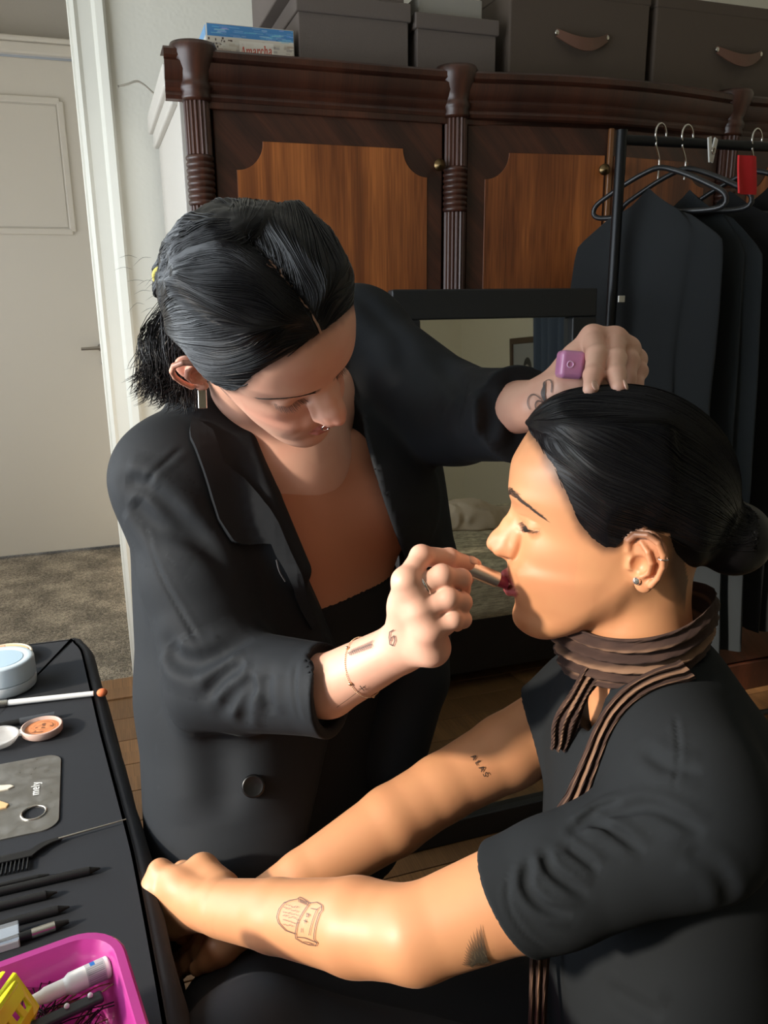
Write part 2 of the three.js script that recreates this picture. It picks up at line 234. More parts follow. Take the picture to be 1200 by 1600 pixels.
// ---------- boxes on the wardrobe ----------
const weave = tex(256, 256, (u, v) => 0.5 + 0.3 * (wn(u, v, 128, 11) - 0.5) + 0.2 * Math.sin(u * 400) * Math.sin(v * 400), false, [6, 6]);
const boxMat = std({ color: rgb(102, 92, 86), roughness: 0.85, bumpMap: weave, bumpScale: 0.0006 });
const boxMat2 = std({ color: rgb(84, 72, 62), roughness: 0.8, bumpMap: weave, bumpScale: 0.0006 });
const leather = std({ color: rgb(104, 72, 58), roughness: 0.45, bumpMap: grainBump, bumpScale: 0.0008 }), nickel = std({ color: rgb(205, 200, 192), metalness: 1, roughness: 0.25 });
{
  const TY = 1.812, Z = -2.0;
  const lidded = (x0, x1, h, d, lidH, label, top) => {
    const t = thing('storage_box', label, 'box', [(x0 + x1) / 2, TY, Z - d / 2], 0, 'lidded boxes on the wardrobe');
    part('box_body', box(x1 - x0 - 0.008, h - 0.01, d - 0.008, 0.003), boxMat, t, [0, (h - 0.01) / 2, 0]);
    part('lid', box(x1 - x0 + 0.004, lidH, d + 0.004, 0.004), boxMat, t, [0, h - lidH / 2, 0]);
    return t;
  };
  lidded(0.492, 0.768, 0.155, 0.36, 0.04, 'wide grey lidded box beside the picture puzzle box');
  lidded(0.782, 1.0, 0.14, 0.34, 0.035, 'small grey lidded box between the wide grey box and the handled box');
  solo('storage_box', box(0.3, 0.09, 0.34, 0.004), boxMat, 'grey box stacked on the wide grey lidded box', 'box', [0.61, TY + 0.155 + 0.045, Z - 0.19]);
  solo('storage_box', box(0.17, 0.05, 0.3, 0.004), std({ color: rgb(150, 146, 138), roughness: 0.8 }), 'pale grey box on top of the small grey lidded box', 'box', [0.885, TY + 0.14 + 0.025, Z - 0.18]);
  const trunk = (x0, x1, hx, label) => {
    const t = thing('handled_box', label, 'box', [(x0 + x1) / 2, TY, Z - 0.19], 0, 'boxes with a leather handle on the wardrobe'), w = x1 - x0;
    part('box_body', box(w, 0.235, 0.38, 0.006), boxMat2, t, [0, 0.1175, 0]);
    part('lid', box(w + 0.004, 0.03, 0.384, 0.005), boxMat2, t, [0, 0.225, 0]);
    const pts = []; for (let i = 0; i <= 14; i++) { const u = i / 14; pts.push([hx + (u - 0.5) * 0.15, 0.125 - 0.026 * Math.sin(Math.PI * u), 0.194 + 0.02 * Math.sin(Math.PI * u)]); }
    const P = [], I = []; pts.forEach(([x, y, z], i) => { const hw = 0.009 + 0.006 * Math.sin(Math.PI * i / 14); for (const [dy, dz] of [[hw, 0], [hw, 0.004], [-hw, 0.004], [-hw, 0]]) P.push(x, y + dy, z + dz); });
    for (let i = 0; i < 14; i++) for (let k = 0; k < 4; k++) { const a = i * 4 + k, b = i * 4 + (k + 1) % 4; I.push(a, b, a + 4, b, b + 4, a + 4); }
    const g = new THREE.BufferGeometry(); g.setAttribute('position', new THREE.Float32BufferAttribute(P, 3)); g.setIndex(I); g.computeVertexNormals();
    const h = part('handle', uvm(g), leather, t); h.geometry.computeVertexNormals();
    for (const s of [-1, 1]) part('rivet', new THREE.SphereGeometry(0.007, 14, 10).scale(1, 1, 0.5), nickel, h, [hx + s * 0.073, 0.125, 0.197]);
  };
  trunk(1.03, 1.437, 0.0, 'brown box with a leather handle over the middle of the wardrobe');
  trunk(1.457, 1.88, 0.06, 'brown box with a leather handle furthest right on the wardrobe');
  const pz = thing('puzzle_box', 'picture box with blue sky print and red script at the wardrobe corner', 'box', [0.385, TY + 0.0005, Z - 0.1], 0);
  const print = canvasTex(512, 192, (c, w, h) => {
    c.fillStyle = '#d8cfc0'; c.fillRect(0, 0, w, h); c.fillStyle = '#4a86bd'; c.fillRect(0, 0, w, h * 0.34);
    for (let i = 0; i < 60; i++) { c.fillStyle = `rgba(${120 + rnd() * 100},${160 + rnd() * 70},${200 + rnd() * 40},0.45)`; c.fillRect(rnd() * w, rnd() * h * 0.34, 20 + rnd() * 50, 2 + rnd() * 6); }
    for (let i = 0; i < 120; i++) { const y = h * (0.4 + rnd() * 0.6); c.fillStyle = ['rgba(150,120,100,.4)', 'rgba(190,175,155,.5)', 'rgba(120,110,110,.35)', 'rgba(225,220,210,.5)'][(rnd() * 4) | 0]; c.fillRect(rnd() * w, y, 10 + rnd() * 50, 4 + rnd() * 14); }
    c.fillStyle = '#5a4a44'; for (let i = 0; i < 18; i++) c.fillRect(rnd() * w * 0.3, h * (0.35 + rnd() * 0.3), 3 + rnd() * 8, 4 + rnd() * 10);
    c.fillStyle = 'rgba(235,228,215,.8)'; c.fillRect(w * 0.36, h * 0.42, w * 0.4, h * 0.5);
    c.fillStyle = '#c2452f'; c.font = 'italic bold 74px serif'; c.translate(w * 0.37, h * 0.86); c.rotate(-0.08); c.fillText('Amarcha', 0, 0, w * 0.37);
  });
  part('box_body', box(0.198, 0.074, 0.2, 0.002), std({ color: rgb(196, 190, 178), roughness: 0.6 }), pz, [0, 0.037, 0]);
  const fp = part('printed_front', new THREE.PlaneGeometry(0.194, 0.07), std({ map: print, roughness: 0.5 }), pz, [0, 0.037, 0.1008]);
  part('printed_side', new THREE.PlaneGeometry(0.194, 0.07), std({ map: canvasTex(256, 96, (c, w, h) => { c.fillStyle = '#cfcac0'; c.fillRect(0, 0, w, h); c.fillStyle = '#6d9bc4'; c.fillRect(0, 0, w, h * 0.3); }), roughness: 0.5 }), pz, [-0.0998, 0.037, 0]).rotation.y = -Math.PI / 2;
  solo('cord', tube([[0.19, 1.8, -2.3], [0.15, 1.815, -2.25], [0.12, 1.8, -2.22], [0.1, 1.79, -2.2]], 0.003, 20, 6), std({ color: rgb(205, 200, 190), roughness: 0.8 }), 'thin pale cord sticking out beside the wardrobe top', 'cord');
}
// joints of the two people, in metres
const K = {
  a_neck: V(0.2034, 1.0955, -0.9505),
  a_neckmid: V(0.1678, 1.1682, -0.9505),
  a_shN: V(0.0635, 1.1044, -0.9136),
  a_shF: V(0.3442, 1.2425, -1.1025),
  a_elN: V(0.0891, 0.9036, -0.8041),
  a_cuffN: V(0.1809, 0.9342, -0.6826),
  a_foreN: V(0.1773, 0.9365, -0.6878),
  a_wrN: V(0.2292, 0.9876, -0.6373),
  a_elF: V(0.4124, 1.1571, -0.9125),
  a_wrF: V(0.4073, 1.1947, -0.7059),
  a_cuffF: V(0.4096, 1.1793, -0.7445),
  rh_w: V(0.2350, 0.9909, -0.6362),
  rh_i0: V(0.2274, 1.0656, -0.6053),
  rh_i1: V(0.2478, 1.0807, -0.6212),
  rh_i2: V(0.2785, 1.0726, -0.6302),
  rh_i3: V(0.2983, 1.0644, -0.6331),
  rh_m0: V(0.2333, 1.0543, -0.6055),
  rh_m1: V(0.2593, 1.0672, -0.6024),
  rh_m2: V(0.2803, 1.0599, -0.6074),
  rh_m3: V(0.2878, 1.0447, -0.6191),
  rh_r0: V(0.2369, 1.0401, -0.5981),
  rh_r1: V(0.2611, 1.0500, -0.5925),
  rh_r2: V(0.2770, 1.0422, -0.5980),
  rh_r3: V(0.2789, 1.0291, -0.6101),
  rh_p0: V(0.2437, 1.0229, -0.5930),
  rh_p1: V(0.2643, 1.0317, -0.5884),
  rh_p2: V(0.2761, 1.0277, -0.5942),
  rh_p3: V(0.2759, 1.0178, -0.6057),
  rh_t0: V(0.2490, 0.9935, -0.6399),
  rh_t1: V(0.2799, 1.0075, -0.6496),
  rh_t2: V(0.2987, 1.0354, -0.6543),
  rh_t3: V(0.3109, 1.0559, -0.6472),
  rh_hyp: V(0.2497, 1.0022, -0.6015),
  lh_w: V(0.4113, 1.1990, -0.7057),
  lh_i0: V(0.4554, 1.2596, -0.6913),
  lh_i1: V(0.4322, 1.2452, -0.6481),
  lh_i2: V(0.4133, 1.2300, -0.6229),
  lh_i3: V(0.4002, 1.2204, -0.6061),
  lh_m0: V(0.4782, 1.2561, -0.6879),
  lh_m1: V(0.4486, 1.2416, -0.6414),
  lh_m2: V(0.4321, 1.2299, -0.6153),
  lh_m3: V(0.4224, 1.2220, -0.5967),
  lh_r0: V(0.4954, 1.2468, -0.6903),
  lh_r1: V(0.4873, 1.2357, -0.6735),
  lh_r2: V(0.4773, 1.2210, -0.6618),
  lh_r3: V(0.4710, 1.2121, -0.6560),
  lh_p0: V(0.5149, 1.2353, -0.7022),
  lh_p1: V(0.5111, 1.2248, -0.6896),
  lh_p2: V(0.5000, 1.2135, -0.6792),
  lh_p3: V(0.4895, 1.2073, -0.6702),
  lh_t0: V(0.4137, 1.2044, -0.6955),
  lh_t1: V(0.4194, 1.2133, -0.6796),
  lh_t2: V(0.4275, 1.2178, -0.6671),
  lh_t3: V(0.4376, 1.2215, -0.6614),
  w_shN: V(0.4176, 0.8843, -0.4501),
  w_shNt: V(0.4292, 0.9102, -0.4754),
  w_hmA: V(0.2715, 0.8431, -0.5052),
  w_hmB: V(0.3171, 0.7597, -0.4603),
  w_hmN: V(0.2543, 0.8301, -0.4526),
  w_hfA: V(0.4261, 0.8502, -0.7441),
  w_hfB: V(0.4545, 0.7963, -0.7190),
  w_hfN: V(0.4192, 0.8361, -0.7042),
  w_elN: V(0.1967, 0.8016, -0.5027),
  w_wrN: V(0.0623, 0.7388, -0.6571),
  w_shF: V(0.5171, 0.8360, -0.7307),
  w_elF: V(0.3095, 0.7763, -0.7140),
  w_wrF: V(0.0919, 0.7024, -0.6859),
  wl_w: V(0.0560, 0.7370, -0.6643),
  wl_i0: V(0.0074, 0.7391, -0.7309),
  wl_i1: V(0.0025, 0.7107, -0.7574),
  wl_i2: V(0.0137, 0.6882, -0.7636),
  wl_i3: V(0.0263, 0.6952, -0.7502),
  wl_m0: V(0.0004, 0.7271, -0.7244),
  wl_m1: V(-0.0037, 0.6926, -0.7544),
  wl_m2: V(0.0094, 0.6711, -0.7602),
  wl_m3: V(0.0236, 0.6808, -0.7471),
  wl_r0: V(0.0064, 0.7113, -0.7124),
  wl_r1: V(0.0026, 0.6767, -0.7422),
  wl_r2: V(0.0141, 0.6576, -0.7492),
  wl_r3: V(0.0284, 0.6701, -0.7369),
  wl_p0: V(0.0174, 0.6982, -0.6994),
  wl_p1: V(0.0143, 0.6693, -0.7251),
  wl_p2: V(0.0230, 0.6533, -0.7340),
  wl_p3: V(0.0348, 0.6650, -0.7256),
  wl_t0: V(0.0620, 0.7387, -0.6846),
  wl_t1: V(0.0480, 0.7400, -0.7171),
  wl_t2: V(0.0300, 0.7182, -0.7500),
  wl_t3: V(0.0151, 0.6959, -0.7740),
  wr_w: V(0.0774, 0.6894, -0.6927),
  wr_i0: V(0.0413, 0.6649, -0.6927),
  wr_i1: V(0.0263, 0.6492, -0.6989),
  wr_i2: V(0.0165, 0.6384, -0.7047),
  wr_i3: V(0.0099, 0.6246, -0.7140),
  wr_m0: V(0.0477, 0.6594, -0.7108),
  wr_m1: V(0.0294, 0.6402, -0.7226),
  wr_m2: V(0.0181, 0.6246, -0.7331),
  wr_m3: V(0.0098, 0.6088, -0.7424),
  wr_r0: V(0.0475, 0.6505, -0.7303),
  wr_r1: V(0.0290, 0.6309, -0.7442),
  wr_r2: V(0.0194, 0.6152, -0.7540),
  wr_r3: V(0.0122, 0.6009, -0.7612),
  wr_p0: V(0.0491, 0.6421, -0.7471),
  wr_p1: V(0.0329, 0.6237, -0.7605),
  wr_p2: V(0.0246, 0.6108, -0.7685),
  wr_p3: V(0.0173, 0.5985, -0.7752),
  wr_t0: V(0.0706, 0.6884, -0.6783),
  wr_t1: V(0.0565, 0.6828, -0.6706),
  wr_t2: V(0.0435, 0.6736, -0.6703),
  wr_t3: V(0.0328, 0.6648, -0.6737),
  w_nb: V(0.4796, 0.9349, -0.5964),
  w_ch: V(0.4918, 0.8446, -0.5885),
  w_be: V(0.4708, 0.6752, -0.5587),
  w_hip: V(0.4753, 0.4562, -0.5279),
  w_knN: V(0.0692, 0.6516, -0.5589),
  w_knF: V(0.0724, 0.6018, -0.6422),
  a_chN: V(0.1252, 1.0077, -0.9580),
  a_chF: V(0.3050, 1.0623, -1.0321),
  a_waN: V(0.1128, 0.8349, -0.9079),
  a_waF: V(0.2420, 0.8260, -0.9758),
  a_hiN: V(0.1162, 0.6477, -0.8372),
  a_hiF: V(0.2123, 0.6026, -0.8899),
  a_buN: V(0.2030, 1.0183, -0.9342),
  a_buF: V(0.3083, 1.0390, -0.9586),
  a_lapT: V(0.1554, 1.1429, -0.8984),
  a_lapM: V(0.1683, 1.0579, -0.8589),
  a_lapB: V(0.2056, 0.9466, -0.8145),
  a_pf1: V(0.3825, 1.1627, -1.0776),
  a_pf2: V(0.4033, 0.9523, -0.9780),
  a_pf3: V(0.3543, 0.8087, -0.9104),
  a_pf4: V(0.2959, 0.7109, -0.8699),
  a_pe1: V(0.2040, 0.8698, -0.7714),
  a_pe2: V(0.2060, 0.8359, -0.7611),
  a_pe3: V(0.1617, 0.7212, -0.7438),
  co1: V(0.1407, 1.2278, -1.0260),
  co2: V(0.0961, 1.1877, -0.9643),
  co3: V(0.1061, 1.1715, -0.9234),
  co4: V(0.1311, 1.1336, -0.8986),
  co5: V(0.1571, 1.0823, -0.8696),
  co6: V(0.1866, 1.0074, -0.8328),
  a_btn: V(0.1161, 0.7723, -0.7959),
  sc_a0: V(0.4069, 0.9690, -0.5785),
  sc_a1: V(0.3877, 0.9435, -0.5779),
  sc_a2: V(0.3765, 0.9149, -0.5802),
  sc_a3: V(0.3770, 0.8826, -0.5895),
  sc_b0: V(0.4573, 0.9843, -0.5195),
  sc_b1: V(0.4202, 0.9550, -0.5240),
  sc_b2: V(0.3879, 0.9203, -0.5253),
  sc_b3: V(0.3653, 0.8713, -0.5356),
  sc_b4: V(0.3512, 0.8199, -0.5478),
  sc_b5: V(0.3432, 0.7431, -0.5507),
  sc_b6: V(0.3313, 0.6834, -0.5324),
  sc_b7: V(0.3217, 0.6084, -0.5144),
  pt0: V(0.0926, 1.3081, -0.9504),
  pt1: V(0.0560, 1.2577, -0.9268),
  pt2: V(0.0389, 1.2123, -0.9034),
  pt3: V(0.0812, 1.1953, -0.8840),
  ls0: V(0.2850, 1.0651, -0.6477),
  ls1: V(0.3328, 1.0413, -0.6410),
  ls2: V(0.3425, 1.0370, -0.6386),
  cap: V(0.4140, 1.2366, -0.6629),
  w_vee: V(0.4185, 0.9213, -0.5753),
  w_vee2: V(0.4265, 0.8939, -0.5757),
  w_scT: V(0.4611, 0.9751, -0.5813),
};
// ---------- implicit surfaces: bodies, hair and clothes are meshed from smooth distance fields ----------
const smin = (a, b, k) => { const h = k - Math.abs(a - b); return h > 0 ? Math.min(a, b) - h * h / (4 * k) : Math.min(a, b); };
const smax = (a, b, k) => -smin(-a, -b, k);
class Field {
  constructor() { this.p = []; }
  cap(a, b, r0, r1 = r0, k = 0.02) { const R0 = a.distanceTo(b) / 2 + Math.max(r0, r1), dx = b.x - a.x, dy = b.y - a.y, dz = b.z - a.z, ll = Math.max(dx * dx + dy * dy + dz * dz, 1e-12); this.p.push({ cx: (a.x + b.x) / 2, cy: (a.y + b.y) / 2, cz: (a.z + b.z) / 2, R: R0, k, f: (x, y, z) => { const px = x - a.x, py = y - a.y, pz = z - a.z; let t = (px * dx + py * dy + pz * dz) / ll; t = t < 0 ? 0 : t > 1 ? 1 : t; const ex = px - t * dx, ey = py - t * dy, ez = pz - t * dz; return Math.sqrt(ex * ex + ey * ey + ez * ez) - (r0 + t * (r1 - r0)); } }); return this; }
  chain(pts, rs, k) { const G = new Field(), b = new THREE.Box3().setFromPoints(pts), c = b.getCenter(V()), r = (i) => Array.isArray(rs) ? rs[i] : rs; let R0 = 0; pts.forEach((p, i) => { R0 = Math.max(R0, c.distanceTo(p) + r(i)); if (i) G.cap(pts[i - 1], p, r(i - 1), r(i), Math.min(k, 0.2 * r(i))); }); return this.fn(c, R0, (x, y, z) => G.d(x, y, z), k); }
  ell(c, fx, fy, rx, ry, rz, k = 0.02) { const X = fx.clone().normalize(), Y = fy.clone().addScaledVector(X, -fy.dot(X)).normalize(), Z = V().crossVectors(X, Y), m = Math.min(rx, ry, rz); this.p.push({ cx: c.x, cy: c.y, cz: c.z, R: Math.max(rx, ry, rz), k, f: (x, y, z) => { x -= c.x; y -= c.y; z -= c.z; const u = (x * X.x + y * X.y + z * X.z) / rx, v = (x * Y.x + y * Y.y + z * Y.z) / ry, w = (x * Z.x + y * Z.y + z * Z.z) / rz, l = Math.sqrt(u * u + v * v + w * w), q = Math.sqrt((u / rx) ** 2 + (v / ry) ** 2 + (w / rz) ** 2); return q < 1e-9 ? -m : l * (l - 1) / q; } }); return this; }
  fn(c, R0, f, k = 0.02) { this.p.push({ cx: c.x, cy: c.y, cz: c.z, R: R0, k, f }); return this; }
  d(x, y, z) {
    let d = 1e3; const p = this.p;
    for (let i = 0; i < p.length; i++) { const q = p[i], dx = x - q.cx, dy = y - q.cy, dz = z - q.cz, lb = Math.sqrt(dx * dx + dy * dy + dz * dz) - q.R; if (lb > d + q.k) continue; const e = q.f(x, y, z); d = d > 900 ? e : smin(d, e, q.k); }
    return d;
  }
}
// naive surface nets over a box; cells far from the surface are skipped block by block
function mesh3(f, lo, hi, h, { color, skip } = {}) {
  const nx = Math.ceil((hi.x - lo.x) / h) + 1, ny = Math.ceil((hi.y - lo.y) / h) + 1, nz = Math.ceil((hi.z - lo.z) / h) + 1, B = 8;
  const val = new Float32Array(nx * ny * nz).fill(NaN), vid = new Int32Array(nx * ny * nz).fill(-1), id = (i, j, k) => (i * ny + j) * nz + k, blocks = [];
  for (let bi = 0; bi < nx - 1; bi += B) for (let bj = 0; bj < ny - 1; bj += B) for (let bk = 0; bk < nz - 1; bk += B) {
    const c = f(lo.x + (bi + B / 2) * h, lo.y + (bj + B / 2) * h, lo.z + (bk + B / 2) * h);
    if (Math.abs(c) > 0.87 * B * h * 1.5) continue;
    blocks.push([bi, bj, bk]);
    for (let i = bi; i <= Math.min(bi + B, nx - 1); i++) for (let j = bj; j <= Math.min(bj + B, ny - 1); j++) for (let k = bk; k <= Math.min(bk + B, nz - 1); k++) { const q = id(i, j, k); if (val[q] !== val[q]) val[q] = f(lo.x + i * h, lo.y + j * h, lo.z + k * h); }
  }
  const P = [], I = [], o = [0, 1, 2, 3, 4, 5, 6, 7].map((c) => [c & 1, (c >> 1) & 1, c >> 2]), E = [[0, 1], [2, 3], [4, 5], [6, 7], [0, 2], [1, 3], [4, 6], [5, 7], [0, 4], [1, 5], [2, 6], [3, 7]], cells = [], g = new Float64Array(8);
  for (const [bi, bj, bk] of blocks) for (let i = bi; i < Math.min(bi + B, nx - 1); i++) for (let j = bj; j < Math.min(bj + B, ny - 1); j++) for (let k = bk; k < Math.min(bk + B, nz - 1); k++) {
    let neg = 0; for (let c = 0; c < 8; c++) { g[c] = val[id(i + o[c][0], j + o[c][1], k + o[c][2])]; if (g[c] < 0) neg++; }
    if (!neg || neg === 8) continue;
    if (skip && skip(lo.x + (i + 0.5) * h, lo.y + (j + 0.5) * h, lo.z + (k + 0.5) * h)) continue;
    let x = 0, y = 0, z = 0, n = 0;
    for (const [a, b] of E) if ((g[a] < 0) !== (g[b] < 0)) { const t = g[a] / (g[a] - g[b]); x += lerp(o[a][0], o[b][0], t); y += lerp(o[a][1], o[b][1], t); z += lerp(o[a][2], o[b][2], t); n++; }
    vid[id(i, j, k)] = P.length / 3; P.push(lo.x + (i + x / n) * h, lo.y + (j + y / n) * h, lo.z + (k + z / n) * h); cells.push(i, j, k);
  }
  const quad = (a, b, c, d, fl) => { if (a < 0 || b < 0 || c < 0 || d < 0) return; if (fl) I.push(a, b, c, a, c, d); else I.push(a, c, b, a, d, c); };
  for (let q = 0; q < cells.length; q += 3) {
    const i = cells[q], j = cells[q + 1], k = cells[q + 2], v0 = val[id(i, j, k)];
    if (j > 0 && k > 0) { const v1 = val[id(i + 1, j, k)]; if ((v0 < 0) !== (v1 < 0)) quad(vid[id(i, j, k)], vid[id(i, j - 1, k)], vid[id(i, j - 1, k - 1)], vid[id(i, j, k - 1)], v0 < 0); }
    if (i > 0 && k > 0) { const v1 = val[id(i, j + 1, k)]; if ((v0 < 0) !== (v1 < 0)) quad(vid[id(i, j, k)], vid[id(i, j, k - 1)], vid[id(i - 1, j, k - 1)], vid[id(i - 1, j, k)], v0 < 0); }
    if (i > 0 && j > 0) { const v1 = val[id(i, j, k + 1)]; if ((v0 < 0) !== (v1 < 0)) quad(vid[id(i, j, k)], vid[id(i - 1, j, k)], vid[id(i - 1, j - 1, k)], vid[id(i, j - 1, k)], v0 < 0); }
  }
  const n = P.length / 3, N = new Float32Array(n * 3), Cc = color ? new Float32Array(n * 3) : null, e = h * 0.4;
  for (let v = 0; v < n; v++) {
    let x = P[3 * v], y = P[3 * v + 1], z = P[3 * v + 2], d = f(x, y, z), gx = f(x + e, y, z) - d, gy = f(x, y + e, z) - d, gz = f(x, y, z + e) - d, l = Math.hypot(gx, gy, gz) || 1;
    const st = clamp(d / (l / e), -h * 0.5, h * 0.5); gx /= l; gy /= l; gz /= l; x -= gx * st; y -= gy * st; z -= gz * st;
    P[3 * v] = x; P[3 * v + 1] = y; P[3 * v + 2] = z; N[3 * v] = gx; N[3 * v + 1] = gy; N[3 * v + 2] = gz;
    if (Cc) { const c = color(x, y, z, gx, gy, gz); Cc[3 * v] = c[0]; Cc[3 * v + 1] = c[1]; Cc[3 * v + 2] = c[2]; }
  }
  const geo = new THREE.BufferGeometry(); geo.setAttribute('position', new THREE.Float32BufferAttribute(P, 3)); geo.setAttribute('normal', new THREE.BufferAttribute(N, 3)); if (Cc) geo.setAttribute('color', new THREE.BufferAttribute(Cc, 3)); geo.setIndex(I); return geo;
}
// one skin: fine cells inside the given boxes, coarse cells elsewhere
function skinMesh(f, lo, hi, h, fine, color) {
  const inside = (b, x, y, z, m) => x > b.lo.x + m && x < b.hi.x - m && y > b.lo.y + m && y < b.hi.y - m && z > b.lo.z + m && z < b.hi.z - m;
  const list = fine.map((b, n) => mesh3(f, b.lo, b.hi, b.h, { color, skip: (x, y, z) => fine.some((c, m) => m < n && inside(c, x, y, z, 2 * h)) }));
  list.push(mesh3(f, lo, hi, h, { color, skip: (x, y, z) => fine.some((b) => inside(b, x, y, z, 2.2 * h)) }));
  return mergeGeometries(list);
}
const bbox = (pts, m, h) => { const b = new THREE.Box3().setFromPoints(pts); return { lo: b.min.subScalar(m), hi: b.max.addScalar(m), h }; };
const curve1 = (pts) => (t) => { if (t <= pts[0][0]) return pts[0][1]; for (let i = 1; i < pts.length; i++) if (t <= pts[i][0]) { const a = pts[i - 1], b = pts[i], q = pts[i - 2] ?? a, r = pts[i + 1] ?? b, u = (t - a[0]) / (b[0] - a[0]), m0 = (b[1] - q[1]) / (b[0] - q[0]) * (b[0] - a[0]), m1 = (r[1] - a[1]) / (r[0] - a[0]) * (b[0] - a[0]), u2 = u * u, u3 = u2 * u; return (2 * u3 - 3 * u2 + 1) * a[1] + (u3 - 2 * u2 + u) * m0 + (3 * u2 - 2 * u3) * b[1] + (u3 - u2) * m1; } return pts[pts.length - 1][1]; };
const tabulate = (f, a, b, n) => { const t = new Float64Array(n + 1); for (let i = 0; i <= n; i++) t[i] = f(lerp(a, b, i / n)); return (x) => { const u = clamp((x - a) / (b - a)) * n, i = Math.min(Math.floor(u), n - 1); return lerp(t[i], t[i + 1], u - i); }; };
function polySD(poly) { return (x, y) => { let d = 1e9, s = 1; for (let i = 0, j = poly.length - 1; i < poly.length; j = i++) { const [ax, ay] = poly[i], [bx, by] = poly[j], ex = bx - ax, ey = by - ay, wx = x - ax, wy = y - ay, t = clamp((wx * ex + wy * ey) / (ex * ex + ey * ey)), qx = wx - ex * t, qy = wy - ey * t; d = Math.min(d, qx * qx + qy * qy); if ((ay > y) !== (by > y) && x < ex * wy / ey + ax) s = -s; } return s * Math.sqrt(d); }; }

